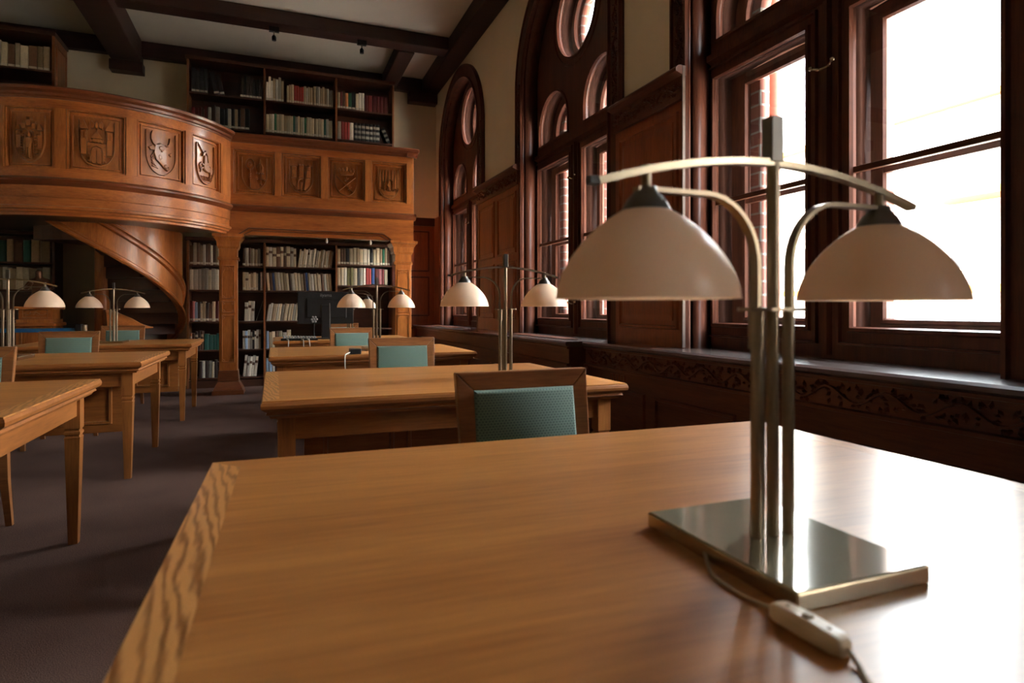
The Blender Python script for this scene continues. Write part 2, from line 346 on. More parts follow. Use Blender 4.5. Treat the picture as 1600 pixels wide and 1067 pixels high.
# ------------------------------------------------------------------ windows
def ringplate(name, mat, par, o_out, o_in, x0, x1): return plate(o_out, [o_in], x0, x1, name, mat, par)
def window(i, c):
    W = empty('window_%d' % i, (XW, c, DZ), kind='structure')
    # dark lining of the wall opening, and the architrave in front of the wall
    ringplate('reveal_lining', 'dark_z', W, arched(c, HW, DZ-.03, 3.45, 32), arched(c, HW-.03, DZ, 3.45, 32), XW-.02, XW+.14)
    T_ = ringplate('architrave', 'dark_z', W, arched(c, HW+.15, DZ, 3.45, 32), arched(c, HW-.03, DZ-.01, 3.45, 32), XW-.035, XW-.003)
    mp = mapX(XW-.035); a = MB()
    path = [(c+(HW+.14)*math.cos(PI*k/32), 3.45+(HW+.14)*math.sin(PI*k/32)) for k in range(33)]
    path2 = [(c+(HW-.015)*math.cos(PI*k/32), 3.45+(HW-.015)*math.sin(PI*k/32)) for k in range(33)]
    ridge(a, mp, [(c+HW+.14, DZ)]+path+[(c-HW-.14, DZ)], .024, .018); ridge(a, mp, [(c+HW-.015, DZ)]+path2+[(c-HW+.015, DZ)], .028, .022)
    if i:
        for sgn in (-1, 1): vine(a, mp, 2.62, 3.5, c+sgn*(HW+.065),   .048, .018, .11, vert=True)
    a.build('architrave_carving', 'dark_z', T_, world=True)
    # tracery board: two lights, two small arched lights, one roundel
    ih = [rect(c+s*.5-.375, 1.0, c+s*.5+.375, 2.58) for s in (-1, 1)]
    ah = [arched(c+s*.5, .34, 2.80, 2.95) for s in (-1, 1)]
    ch = circle(c, 3.87, .40)
    tb = plate(arched(c, HW-.01, DZ, 3.45, 32), ih+ah+[ch], 2.62, 2.66, 'tracery_board', 'dark_z', W)
    a = MB(); mp = mapX(2.62)
    for o_ in ih+ah+[ch]:
        ridge(a, mp, o_, .030, .016, closed=True)
    for s in (-1, 1): ridge(a, mp, rect(c+s*.5-.43, .93, c+s*.5+.43, 2.64), .016, .02, closed=True)
    ridge(a, mp, [(c-HW+.02, 2.70), (c+HW-.02, 2.70)], .07, .035)
    ridge(a, mp, [(c, DZ+.02), (c, 2.66)], .045, .028)
    ridge(a, mp, [(c+.47*math.cos(t*PI/20), 3.87+.47*math.sin(t*PI/20)) for t in range(40)], .025, .015, closed=True)
    a.build('moulding', 'dark_z', tb, world=True)
    a = MB(); mp2 = mapX(2.665)
    for s in (-1, 1):
        a.box(2.630, c+s*.5-.375, 1.765, 2.658, c+s*.5+.375, 1.795)
    a.build('glazing_bar', 'dark_y', W, world=True, bevel=.004)
    # outer frame and box between
    oh = [rect(c+s*.4715-.2945, 1.04, c+s*.4715+.2945, 2.53) for s in (-1, 1)]
    oa = [arched(c+s*.4715, .285, 2.82, 2.93) for s in (-1, 1)]
    oc = circle(c, 3.87, .34)
    ob = plate(arched(c, HW-.01, DZ, 3.45, 32), oh+oa+[oc], 2.78, 2.82, 'outer_frame', 'dark_z', W)
    a = MB(); mp = mapX(2.78)
    for o_ in oh+oa+[oc]: ridge(a, mp, o_, .03, .014, closed=True)
    for s in (-1, 1): a.box(2.77, c+s*.4715-.2945, 1.765, 2.80, c+s*.4715+.2945, 1.795)
    a.build('moulding', 'dark_z', ob, world=True)
    for o1, o2 in [(rect(c+s*.5-.41, .965, c+s*.5+.41, 2.615), rect(c+s*.5-.39, .985, c+s*.5+.39, 2.595)) for s in (-1, 1)] + \
                  [(arched(c+s*.5, .375, 2.765, 2.95), arched(c+s*.5, .355, 2.785, 2.95)) for s in (-1, 1)] + [(circle(c, 3.87, .435), circle(c, 3.87, .415))]:
        plate(o1, [o2], 2.661, 2.779, 'box_lining', 'lining_wood', W)
    for o_ in [rect(c+s*.5-.38, .99, c+s*.5+.38, 2.59) for s in (-1, 1)]+[arched(c+s*.5, .345, 2.79, 2.95) for s in (-1, 1)]+[circle(c, 3.87, .405)]:
        plate(o_, [], 2.664, 2.667, 'glass_pane', 'pane_glass', W)
    # latches on the meeting stiles
    for zz in (1.15, 2.32):
        h = MB()
        for s in (-1, 1):
            h.tube([(2.60, c+s*.02, zz), (2.585, c+s*.03, zz), (2.575, c+s*.055, zz+.01)], [.008, .008, .006], 8)
            h.lathe([(.0, -.014), (.011, -.008), (.013, 0), (.011, .008), (0, .014)], 10, (2.572, c+s*.065, zz+.015))
        h.tube([(2.59, c-.03, zz), (2.59, c+.03, zz)], .006, 8)
        h.build('latch', 'brass', W, world=True, smooth=True)
    return W
for i, c in enumerate(WIN): window(i+1, c)
# ------------------------------------------------------------------ wall panelling between and under the windows
def pier(name, y0, y1, cols, band, lbl_w):
    P_ = struct(empty(name, (2.42, (y0+y1)/2, DZ)))
    MB().box(2.42, y0, DZ, XW, y1, 2.45).build('board', 'panel_z', P_, world=True)
    a = MB(); mp = mapX(2.42)
    wy = (y1-y0)/cols
    for k in range(cols):
        for q0, q1 in ([(1.0, 1.62), (1.72, 2.36)] if band else [(.98, 2.36)]):
            p0, p1 = y0+k*wy+.07, y0+(k+1)*wy-.07
            ridge(a, mp, rect(p0, q0, p1, q1), .028, .016, closed=True)
            rpoly(a, mp, rect(p0+.045, q0+.045, p1-.045, q1-.045), .012, .06)
    a.build('panel_moulding', 'panel_z', P_, world=True)
    f_ = MB().box(2.40, y0, 2.45, XW, y1, 2.58).build('frieze', 'dark_y', P_, world=True)
    a = MB(); vine(a, mapX(2.40), y0+.02, y1-.02, 2.515, .05, .020, .12); a.build('frieze_carving', 'dark_y', f_, world=True)
    a = MB(); prof = [(.0, 2.58), (.05, 2.60), (.05, 2.62), (.03, 2.64), (-.03, 2.64), (-.03, 2.58)]
    a.loft([[(2.40-x, y, z) for x, z in prof] for y in (y0-.01, y1+.01)]); a.box(2.395, y0, 2.43, 2.42, y1, 2.45)
    a.build('cornice', 'dark_y', P_, world=True)
    return P_
pn = n
P1 = pier('trim_%d' % n, 3.24, 4.08, 1, False, ''); n += 1
MB().box(2.398, 3.228, DZ+.005, 2.42, 3.24, 2.64).build('edge_strip', 'edge_metal', P1, world=True, bevel=.003)
pier('trim_%d' % n, 6.08, 7.48, 2, True, ''); n += 1
pier('trim_%d' % n, -1.15, 1.30, 3, False, ''); n += 1
pier('trim_%d' % n, -5.1, -3.25, 2, False, ''); n += 1
# back wall wainscot right of the gallery
P_ = struct(empty('trim_%d' % n, (2.2, YB, 0))); n += 1
MB().box(1.86, YB-.06, .0, XW-.02, YB, 2.45).build('board', 'panel_z', P_, world=True)
a = MB(); mp = mapY(YB-.06)
for q0, q1 in [(.2, .8), (1.0, 1.62), (1.72, 2.36)]:
    ridge(a, mp, rect(1.98, q0, 2.34, q1), .03, .016, closed=True)
a.build('panel_moulding', 'dark_z', P_, world=True)
MB().box(1.86, YB-.1, 2.45, XW, YB, 2.58).build('frieze', 'dark_x', P_, world=True, bevel=.01)
P_ = struct(empty('trim_%d' % n, (2.44, 9.7, 0))); n += 1
MB().box(2.43, 9.50, DZ, XW, YB-.06, 2.58).build('board', 'panel_z', P_, world=True, bevel=.01)
# dado, frieze and sill
D_ = struct(empty('trim_%d' % n, (2.25, 2, 0))); n += 1
def dado(y0, y1, x, par, fr=True):
    MB().box(x, y0, 0, XW, y1, .66).build('dado_board', 'dark_y', par, world=True)
    a = MB(); mp = mapX(x); L_ = y1-y0; k = max(1, round(L_/.85)); wy = L_/k
    for j in range(k):
        ridge(a, mp, rect(y0+j*wy+.07, .14, y0+(j+1)*wy-.07, .52), .03, .018, closed=True)
    ridge(a, mp, [(y0, .05), (y1, .05)], .1, .02)
    a.build('panel_moulding', 'dark_y', par, world=True)
    f_ = MB().box(x-.02, y0, .66, XW, y1, .81).build('frieze', 'dark_y', par, world=True)
    a = MB(); ridge(a, mapX(x-.02), [(y0, .665), (y1, .665)], .026, .022); ridge(a, mapX(x-.02), [(y0, .80), (y1, .80)], .024, .02)
    if fr: vine(a, mapX(x-.02), y0+.02, y1-.02, .732, .056, .015, .14)
    a.build('frieze_carving', 'dark_y', f_, world=True)
dado(YF+.01, 4.30, 2.30, D_)
D2 = struct(empty('trim_%d' % n, (2.2, 7, 0))); n += 1
dado(4.31, YB-.07, 2.16, D2, False)
g = MB()
for j in range(3): ridge(g, mapX(2.30), rect(3.75+j*.075, .56, 3.79+j*.075, .63), .008, .006, closed=True)
g.build('air_grille', 'panel_z', D_, world=True)
def sill(y0, y1, x, i):
    S_ = struct(empty('trim_%d' % i, (x, (y0+y1)/2, .82)))
    prof = [(x-.02, .81), (x-.05, .822), (x-.055, .84), (x-.04, .85), (2.62, .852), (2.62, .81)]
    MB().loft([[(px, y, pz) for px, pz in prof] for y in (y0, y1)]).build('sill_board', 'sill_wood', S_, world=True)
    return S_
sill(YF+.01, 4.24, 2.27, n); n += 1
S2 = sill(4.245, YB-.07, 2.13, n); n += 1
g = MB()
for cy in (5.13, 8.45):
    g.box(2.20, cy-.62, .8525, 2.34, cy+.62, .856)
    for k in range(24): g.box(2.21, cy-.60+k*.05, .856, 2.33, cy-.575+k*.05, .860)
g.build('heating_grille', 'dark_y', S2, world=True)
# ------------------------------------------------------------------ outside
tag(MB().tube([(3.10, 3.19, -5), (3.10, 3.19, 6.5)], .045, 14).tube([(3.10, 3.19, 1.2), (3.10, 3.19, 1.26)], .058, 14).tube([(3.10, 3.19, 3.2), (3.10, 3.19, 3.26)], .058, 14)
    .build('drain_pipe', 'pipe_metal', smooth=True), 'red-brown drain pipe running down the brick wall outside the nearest window', 'pipe')
struct(MB().box(2.9, -60, -5.2, 90, 120, -5).build('ground', 'street'))
B_ = empty('apartment_building', (20, 10, -5), label='pale apartment house across the street with flat roof line and orange balcony slabs', cat='building')
MB().box(20, -30, -5, 30, 60, 7.45).build('facade', 'facade', B_, world=True)
MB().box(19.7, -30.2, 7.45, 30, 60.2, 7.62).build('roof_edge', 'facade_trim', B_, world=True)
for zz in (1.6, 4.4):
    for yy in range(-14, 44, 6):
        if zz == 1.6 or yy % 12 == 10:
            a = MB().box(18.9, yy, zz, 20, yy+3.2, zz+.22).build('balcony_slab', 'facade_trim', B_, world=True)
for zz in (-.6, 2.3, 5.1):
    for yy in range(-12, 44, 3):
        f_ = MB().box(19.93, yy, zz, 20.02, yy+1.2, zz+1.3).build('window_frame', 'white_plastic', B_, world=True)
        MB().box(19.90, yy+.08, zz+.08, 19.935, yy+1.12, zz+1.22).build('pane', 'window_dark', f_, world=True)
# ------------------------------------------------------------------ gallery with carved parapet
CX, CY, RB = -2.05, 9.18, 1.59
YG = 8.70
G = empty('gallery', (.6, YG, 2.07), label='long straight wooden gallery with four carved shield panels above the bookcases, carried on two columns', cat='gallery')
def horiz_profile(mb, prof, x0, x1, y0): mb.loft([[(x, y0-o_, z) for o_, z in prof] for x in (x0, x1)])
# parapet core
MB().box(-.56, YG+.055, 2.42, 1.85, YG+.11, 3.27).build('parapet_board', 'gal_z', G, world=True)
cor = MB(); PC = [(-.10, 3.26), (.01, 3.26), (.015, 3.28), (.03, 3.29), (.035, 3.315), (.075, 3.335), (.085, 3.36), (.07, 3.375), (-.10, 3.375)]
horiz_profile(cor, PC, -.62, 1.905, YG); 
cor.loft([[(1.85+o_, y, z) for o_, z in PC] for y in (YG-.05, YB-.06)])
cor.build('parapet_cornice', 'gal_cornice', G, world=True)
r_ = MB().box(-.60, YG, 3.17, 1.85, YG+.06, 3.27).box(-.60, YG, 2.45, 1.85, YG+.06, 2.60)
r_.box(1.82, YG+.01, 2.45, 1.85, YB-.06, 3.27)
r_.build('parapet_rail', 'gal_x', G, world=True, bevel=.003)
xs = [(-.498, -.004), (.083, .578), (.674, 1.165), (1.261, 1.746)]
ed = [-.60]+[q for p in xs for q in p]+[1.85]
for k in range(0, len(ed), 2):
    MB().box(ed[k], YG-.002, 2.598, ed[k+1], YG+.06, 3.172).build('parapet_stile', 'gal_z', G, world=True, bevel=.004)
st = MB(); LM = [(-.10, 2.37), (.0, 2.37), (.02, 2.39), (.045, 2.41), (.045, 2.43), (.02, 2.45), (.0, 2.46), (-.10, 2.46)]
horiz_profile(st, LM, -.60, 1.88, YG); st.build('string_moulding', 'gal_cornice', G, world=True)
ln = MB().box(-.72, YG+.01, 2.07, 1.85, YG+.14, 2.37)
ln.box(1.79, YG+.14, 2.07, 1.85, YB-.06, 2.37)
ln.build('lintel', 'gal_x', G, world=True)
a = MB(); mp = mapY(YG+.01); ridge(a, mp, [(-.44, 2.07), (-.32, 2.155), (1.42, 2.155), (1.55, 2.07)], .024, .018); ridge(a, mp, [(-.38, 2.07), (-.28, 2.125), (1.38, 2.125), (1.48, 2.07)], .016, .012)
a.build('lintel_moulding', 'gal_cornice', G, world=True)
MB().box(-.72, YG+.14, 2.20, 1.79, YB-.06, 2.36).box(-6.9, 8.95, 2.20, -.72, YB-.06, 2.36).build('deck', 'dark_x', G, world=True)
# ---- relief drawings; panel space u,v in -1..1 (v up)
def scaled(mp, pc, qc, su, sv): return lambda p, q, h: mp(pc+p*su, qc+q*sv, h)
def shield():
    pts = [(-.80, .86)]+[(-.80, .1)]
    for i in range(0, 17):
        t = PI+PI*i/16; pts.append((.80*math.cos(t), -.08+.84*math.sin(t)))
    pts += [(.80, .1), (.80, .86)]
    return pts
def star(cx, cy, r, n=6): return [(cx+(r if i % 2 == 0 else r*.42)*math.sin(PI*i/n), cy+(r if i % 2 == 0 else r*.42)*math.cos(PI*i/n)) for i in range(2*n)]
def ell(cx, cy, a, b_, n=14, rot=0): return [(cx+a*math.cos(2*PI*i/n)*math.cos(rot)-b_*math.sin(2*PI*i/n)*math.sin(rot), cy+a*math.cos(2*PI*i/n)*math.sin(rot)+b_*math.sin(2*PI*i/n)*math.cos(rot)) for i in range(n)]
def crenel(x0, x1, y, h, n):
    wv = (x1-x0)/(2*n-1); out = []
    for i in range(n): out.append(rect(x0+2*i*wv, y, x0+(2*i+1)*wv, y+h))
    return out
def carve(kind, mp, par, H_=.034):
    a = MB(); P = lambda pts, h=1, ins=.1: rpoly(a, mp, pts, H_*h, ins)
    Rr = lambda pts, w_=.05, h=.8, cl=False: ridge(a, mp, pts, w_, H_*h, closed=cl)
    if kind in ('bull', 'unicorn'): H_ *= .68
    Rr(shield(), .06, .9)
    if kind == 'bull':
        P([(-.38, .30), (-.1, .40), (.2, .30), (.36, .05), (.32, -.2), (.36, -.42), (.42, -.58), (.28, -.70), (.08, -.62), (-.12, -.45), (-.32, -.32), (-.44, -.02)], 1.1, .08)
        P(ell(.0, .18, .26, .14), 1.3, .5); P(ell(.22, -.55, .16, .10), 1.35, .4); P(ell(-.1, -.2, .14, .2, rot=.5), 1.2, .6)
        P([(-.72, .16), (-.5, .26), (-.3, .18), (-.38, .05), (-.6, .04)], 1, .2); P([(.38, -.02), (.5, .05), (.66, .0), (.5, -.1)], 1, .2)
        Rr([(-.3, .28), (-.45, .36), (-.54, .52), (-.54, .70), (-.47, .84)], .10, 1.1); Rr([(.2, .30), (.36, .34), (.44, .48), (.46, .66)], .09, 1.1)
        for k in range(4): Rr([(-.42+.0*k, -.05-.12*k), (-.55-.04*k+.06*k, -.2-.13*k), (-.45+.09*k, -.42-.08*k)], .05, .8)
        P(ell(-.02, .05, .05, .03), 1.9); P(ell(.33, -.58, .03, .03), 1.9); Rr([(.18, -.66), (.3, -.72), (.42, -.66)], .03, 1.6)
    elif kind == 'unicorn':
        P(ell(.16, -.24, .36, .15), 1.1, .25); P(ell(.44, -.26, .17, .20), 1.2, .25); P(ell(-.10, -.16, .17, .19), 1.2, .25)
        P([(-.16, .40), (.0, .36), (.10, .02), (.02, -.16), (-.22, -.10), (-.18, .12)], 1.1, .12); P(ell(-.24, .40, .15, .075, rot=.7), 1.3, .2); P([(-.12, .46), (-.06, .58), (-.04, .44)], 1.2, .1)
        Rr([(-.04, .48), (.08, .34), (.16, .06)], .05, 1.3)
        Rr([(.50, -.34), (.60, -.50), (.50, -.66)], .08, 1.0); Rr([(.34, -.34), (.40, -.50), (.30, -.64)], .08, 1.1)
        Rr([(-.26, .46), (-.72, .86)], .035, .9); Rr([(-.2, -.1), (-.42, .0), (-.58, -.12), (-.5, -.3)], .07, 1); Rr([(-.22, -.22), (-.4, -.22), (-.5, -.42)], .06, 1)
        Rr([(.66, -.12), (.74, -.3), (.68, -.5)], .05, 1); P([(-.6, -.56), (.66, -.62), (.4, -.82), (-.4, -.80)], .7, .05)
        for k in range(7): Rr([(-.5+k*.16, -.58), (-.42+k*.14, -.78)], .02, 1.2)
    elif kind == 'gate':      # two towers, gate and bird
        for s in (-1, 1):
            P(rect(s*.56-.13, -.62+.1*abs(s), s*.56+.13, .48), 1, .1); P([(s*.56-.2, .48), (s*.56+.2, .48), (s*.56, .84)], 1.2, .1)
            for d in (-.06, .06): P(rect(s*.56+d-.03, .12, s*.56+d+.03, .38), 1.5, .1)
        P(rect(-.42, -.78, .42, -.02), .8, .04); [P(c_, 1.2, .05) for c_ in crenel(-.42, .42, -.02, .10, 6)]
        P([(-.26, .14), (.26, .14), (0, .46)], 1.1, .1); P(rect(-.2, .0, .2, .14), 1, .1)
        Rr([(-.28, -.8), (-.28, -.35), (-.2, -.2), (0, -.14), (.2, -.2), (.28, -.35), (.28, -.8)], .06, 1.4); P(rect(-.2, -.84, -.02, -.3), 1.2, .05); P(rect(.02, -.84, .2, -.3), 1.2, .05)
        for k in range(6):
            for s in (-1, 1): P(rect(s*.35-.05, -.72+k*.11, s*.35+.05, -.66+k*.11), 1.1, .1)
        P(ell(0, .66, .08, .16), 1.3, .3)
        for s in (-1, 1): P([(s*.05, .70), (s*.2, .84), (s*.3, .74), (s*.26, .52), (s*.1, .56)], 1.2, .15)
    elif kind == 'man':
        for s in (-1, 1):
            P(rect(s*.58-.14, -.45, s*.58+.14, .26), .8, .1); P([(s*.58-.17, .26), (s*.58+.17, .26), (s*.58, .5)], 1.1, .1); P(rect(s*.58-.06, .08, s*.58+.06, .2), 1.5)
            P(rect(s*.26-.1, .30, s*.26+.1, .52), 1.1); [P(c_, 1.3, .05) for c_ in crenel(s*.26-.12, s*.26+.12, .52, .09, 3)]
            for k in range(8): P(rect(s*.36-.08, -.62+k*.10, s*.36+.08, -.56+k*.10), 1, .1)
        P(rect(-.12, .42, .12, .66), 1.2); [P(c_, 1.4, .05) for c_ in crenel(-.14, .14, .66, .09, 3)]
        Rr([(-.24, -.7), (-.24, .0), (-.16, .2), (0, .27), (.16, .2), (.24, .0), (.24, -.7)], .05, 1)
        P(ell(0, .12, .10, .11), 1.8, .3); P([(-.14, .0), (.14, .0), (.17, -.3), (.1, -.44), (-.12, -.44)], 1.6, .2)
        Rr([(.14, -.03), (.2, -.2), (.08, -.34)], .06, 1.8); Rr([(-.14, -.03), (-.19, -.25), (-.16, -.5)], .06, 1.8)
        for s in (-1, 1): Rr([(s*.06, -.42), (s*.07, -.6), (s*.09, -.80)], .09, 1.6)
    elif kind == 'crozier':
        P(ell(-.28, .46, .22, .24), .9, .3); P(ell(-.28, .46, .12, .13), 1.5, .3); Rr([(-.28, .22), (-.29, -.2), (-.27, -.78)], .07, 1.2)
        for k in range(3): P(ell(-.28, -.05-.12*k, .07, .05), 1.6, .3)
        Rr(ell(-.28, .50, .28, .30, 20), .035, .9, True)
        P([(.14, .10), (.10, .34), (.22, .52), (.36, .62), (.50, .50), (.60, .30), (.54, .06), (.34, .0)], .9, .2); Rr([(.36, .0), (.36, .8)], .05, 1.6)
        for s in (-1, 1): Rr([(.36+s*.05, .02), (.36+s*.16, .3), (.36+s*.02, .6)], .03, 1.4)
        Rr([(.42, -.08), (.42, -.62)], .06, 1); Rr([(.16, -.3), (.66, -.34)], .05, 1)
        for x_, y_ in ((.42, -.6), (.16, -.3), (.64, -.34)): P(ell(x_, y_, .08, .06), 1.3, .3)
        for k in range(4): P(ell(.14+k*.14, .02-.02*(k % 2), .05, .05), 1.6, .3)
    elif kind == 'towers':
        for x_, y0_, y1_ in ((-.5, -.1, .55), (0, -.1, .66), (.5, -.1, .55)):
            P(rect(x_-.17, y0_, x_+.17, y1_), 1, .08); [P(c_, 1.3, .05) for c_ in crenel(x_-.22, x_+.22, y1_, .12, 4)]
            for dx_, dy_ in ((-.06, .34), (.07, .34), (0, .05)): P(rect(x_+dx_-.03, dy_, x_+dx_+.03, dy_+.12), 1.6, .1)
        P([(-.72, -.1), (.72, -.1), (.6, -.5), (.3, -.78), (-.3, -.78), (-.6, -.5)], .7, .05)
        Rr([(-.24, -.8), (-.24, -.4), (-.14, -.2), (0, -.14), (.14, -.2), (.24, -.4), (.24, -.8)], .08, 1.5); P(rect(-.06, -.86, .1, -.36), 1.2, .1)
    elif kind == 'scythes':
        Rr([(-.68, .18), (.50, -.70)], .06, 1); Rr([(.66, .16), (-.52, -.66)], .06, 1.2); P(star(.02, .0, .18), 1.4, .3); P(star(.24, -.5, .19), 1.4, .3)
        P([(-.56, .36), (-.5, .52), (.5, .50), (.54, .34), (.4, .26), (-.4, .26)], .9, .1)
        for x_ in (-.5, -.26, 0, .26, .5): P(ell(x_, .62 if x_ == 0 else .54, .09, .12), 1.3, .3); P(star(x_, .66 if x_ == 0 else .58, .1, 4), 1.5, .3)
    elif kind == 'church':
        for x_ in (-.68, -.46, -.24, .02, .26, .48, .68): P([(x_-.07, -.5+abs(x_)*.2), (x_+.07, -.5+abs(x_)*.2), (x_+.07, .4), (x_, .78), (x_-.07, .4)], 1, .12)
        Rr([(-.32, -.5), (-.36, -.1), (-.24, .12), (0, .2), (.24, .12), (.36, -.1), (.32, -.5)], .06, 1.6)
        P([(-.2, -.2), (0, .06), (.2, -.2), (.12, -.24), (.12, -.5), (-.12, -.5), (-.12, -.24)], 1.7, .1); P(ell(0, -.38, .08, .14), 2.2, .3)
        P([(-.66, -.5), (.66, -.5), (.4, -.76), (-.4, -.76)], .6, .05)
    return a.build('carving', 'gal_carved', par, world=True)
def panel(par, mp, p0, q0, p1, q1, kind, pscale=1.0, sub=0):
    # raised field, bevelled frame and the relief on it; p in the surface's own unit
    pc, qc = (p0+p1)/2, (q0+q1)/2; hw_, hh_ = (p1-p0)/2, (q1-q0)/2
    m2 = lambda p, q, h: mp(pc+p*pscale, q, h)          # p in metres from the centre
    wm = hw_/pscale
    a = MB()
    def strip(x0, x1, z0, z1, h0, h1):
        k = 10; a.loft([[m2(x0+(x1-x0)*j/k, z0, h0), m2(x0+(x1-x0)*j/k, z1, h0), m2(x0+(x1-x0)*j/k, z1, h1), m2(x0+(x1-x0)*j/k, z0, h1)] for j in range(k+1)])
    strip(-wm+.05, wm-.05, q0+.05, q1-.05, -.002, .008)
    f_ = a.build('panel', 'gal_carved', par, world=True)
    a = MB(); ridge(a, m2, rect(-wm+.012, q0+.012, wm-.012, q1-.012), .024, .040, True, sub=.06); ridge(a, m2, rect(-wm+.05, q0+.05, wm-.05, q1-.05), .02, .020, True, sub=.06)
    a.build('panel_frame', 'gal_z', f_, world=True)
    m3 = lambda p, q, h: m2(p*(wm-.06), qc+q*(hh_-.05), h+.008)
    carve(kind, m3, f_)
mpG = mapY(YG+.055)
for (p0, p1), kd in zip(xs, ('crozier', 'towers', 'scythes', 'church')): panel(G, mpG, p0, 2.60, p1, 3.17, kd)
# columns as parts of the gallery
def column(x0, x1):
    xc = (x0+x1)/2; wd = x1-x0; yc = YG+.02+wd/2
    mb = MB(); mb.box(xc-wd/2, yc-wd/2, .30, xc+wd/2, yc+wd/2, 1.80)
    c_ = mb.build('column', 'gal_z', G, world=True, bevel=.006)
    mb = MB()
    mb.frustum(xc, yc, 0, wd+.17, wd+.17, .06, wd+.15, wd+.15); mb.frustum(xc, yc, .06, wd+.14, wd+.14, .17, wd+.03, wd+.03); mb.frustum(xc, yc, .17, wd+.04, wd+.04, .31, wd+.015, wd+.015)
    mb.build('base', 'gal_cornice', c_, world=True, bevel=.006)
    mb = MB()
    for z0, z1, w0, w1 in [(1.735, 1.755, .03, .04), (1.76, 1.775, .025, .03), (1.79, 1.88, .0, .0), (1.88, 1.91, .02, .04), (1.91, 1.935, .05, .05), (1.935, 1.98, .05, .06), (1.98, 2.03, .07, .13), (2.032, 2.068, .155, .155)]:
        mb.frustum(xc, yc, z0, wd+w0, wd+w0, z1, wd+w1, wd+w1)
    mb.build('capital', 'gal_z', c_, world=True)
    a = MB(); mp = mapY(yc-wd/2); hwp = wd/2-.035
    for q0, q1 in ((.42, 1.02), (1.06, 1.20), (1.24, 1.66)):
        ridge(a, mp, rect(xc-hwp, q0, xc+hwp, q1), .014, .010, True)
        for s in (-1, 1):
            Q = lambda x_: xc+s*x_
            if q1 > 1.6: ridge(a, mp, [(Q(hwp), q1-.10), (Q(hwp*.6), q1-.04), (Q(0), q1-.01)], .014, .010); rpoly(a, mp, [(Q(hwp*.45), q1-.06), (Q(hwp*.2), q1-.015), (Q(.0), q1-.05)], .012)
            for qq in (q0+.02, q1-.03): ridge(a, mp, [(Q(hwp), qq-.02), (Q(hwp*.6), qq), (Q(hwp), qq+.02)], .010, .010)
    a.build('blind_tracery', 'gal_z', c_, world=True)
    for s in (-1, 1):
        pass
column(-.67, -.455); column(1.59, 1.82)
for x_ in (.66, 1.25):
    MB().lathe([(0, 2.0), (.016, 2.005), (.02, 2.03), (.012, 2.05), (.008, 2.075), (0, 2.076)], 14, (x_, YG+.06, 0)).build('under_light', 'white_plastic', G, world=True, smooth=True)
# ---- curved balcony and stair
Bc = empty('spiral_stair', (CX, CY, 0), label='round carved wooden balcony with a bull and castle shields over a winding stair', cat='staircase')
A0, A1 = math.radians(-200), math.radians(-17.5)
def arcprofile(mb, prof, a0, a1, n_=48, R_=RB, mi=0):
    mb.loft([[(CX+(R_+o_)*math.cos(a0+(a1-a0)*k/n_), CY+(R_+o_)*math.sin(a0+(a1-a0)*k/n_), z) for o_, z in prof] for k in range(n_+1)], mi=mi)
def arcbox(mb, a0, a1, o0, o1, z0, z1, n_=10): arcprofile(mb, [(o0, z0), (o1, z0), (o1, z1), (o0, z1)], a0, a1, n_)
a = MB(); arcbox(a, A0, A1, -.11, -.05, 2.42, 3.27, 60); a.build('parapet_board', 'gal_z', Bc, world=True, smooth=True)
a = MB(); arcprofile(a, PC, A0, A1, 64); a.build('parapet_cornice', 'gal_cornice', Bc, world=True, smooth=True)
a = MB(); arcbox(a, A0, A1, -.055, 0, 3.17, 3.27, 60); arcbox(a, A0, A1, -.055, 0, 2.45, 2.55, 60); a.build('parapet_rail', 'gal_x', Bc, world=True, smooth=True)
a = MB(); arcprofile(a, LM, A0, A1, 64); a.build('string_moulding', 'gal_cornice', Bc, world=True, smooth=True)
FS = [(-.15, 2.09), (-.02, 2.09), (.0, 2.11), (.0, 2.16), (-.03, 2.17), (-.035, 2.19), (-.01, 2.20), (-.01, 2.24), (-.03, 2.25), (-.012, 2.26), (-.012, 2.37), (-.15, 2.37)]
FS = [(-.15, 2.07), (-.05, 2.07), (-.045, 2.095), (-.02, 2.105), (-.015, 2.125), (.01, 2.135), (.012, 2.16), (-.012, 2.17), (-.012, 2.25), (-.002, 2.255), (-.002, 2.37), (-.15, 2.37)]
a = MB(); arcprofile(a, FS, A0, A1, 64); a.build('fascia', 'gal_x', Bc, world=True, smooth=True)
pe = [(-109.2, -92.4, 'man'), (-88.8, -69.7, 'gate'), (-66.0, -47.1, 'bull'), (-44.1, -26.8, 'unicorn'), (-131.5, -112.8, 'towers')]
mpC = mapC(RB-.05, CX, CY)
for d0, d1, kd in pe: panel(Bc, mpC, math.radians(d0), 2.54, math.radians(d1), 3.18, kd, pscale=1/RB)
dg = sorted([v for d0, d1, _ in pe for v in (d0, d1)])
dg = [-200]+dg+[-17.5]
for k in range(0, len(dg), 2):
    a = MB(); arcbox(a, math.radians(dg[k]), math.radians(dg[k+1]), -.055, .002, 2.548, 3.172, 12 if k else 30); a.build('parapet_stile', 'gal_z', Bc, world=True, smooth=True)
# deck disc (sector from the stair's landing round)
a = MB(); ring_t = [(CX+1.5*math.cos(A0+(A1-A0)*k/40), CY+1.5*math.sin(A0+(A1-A0)*k/40)) for k in range(41)]
a.loft([[(x, y, 2.09) for x, y in ring_t], [(x, y, 2.30) for x, y in ring_t]]); a.build('deck', 'dark_x', Bc, world=True)
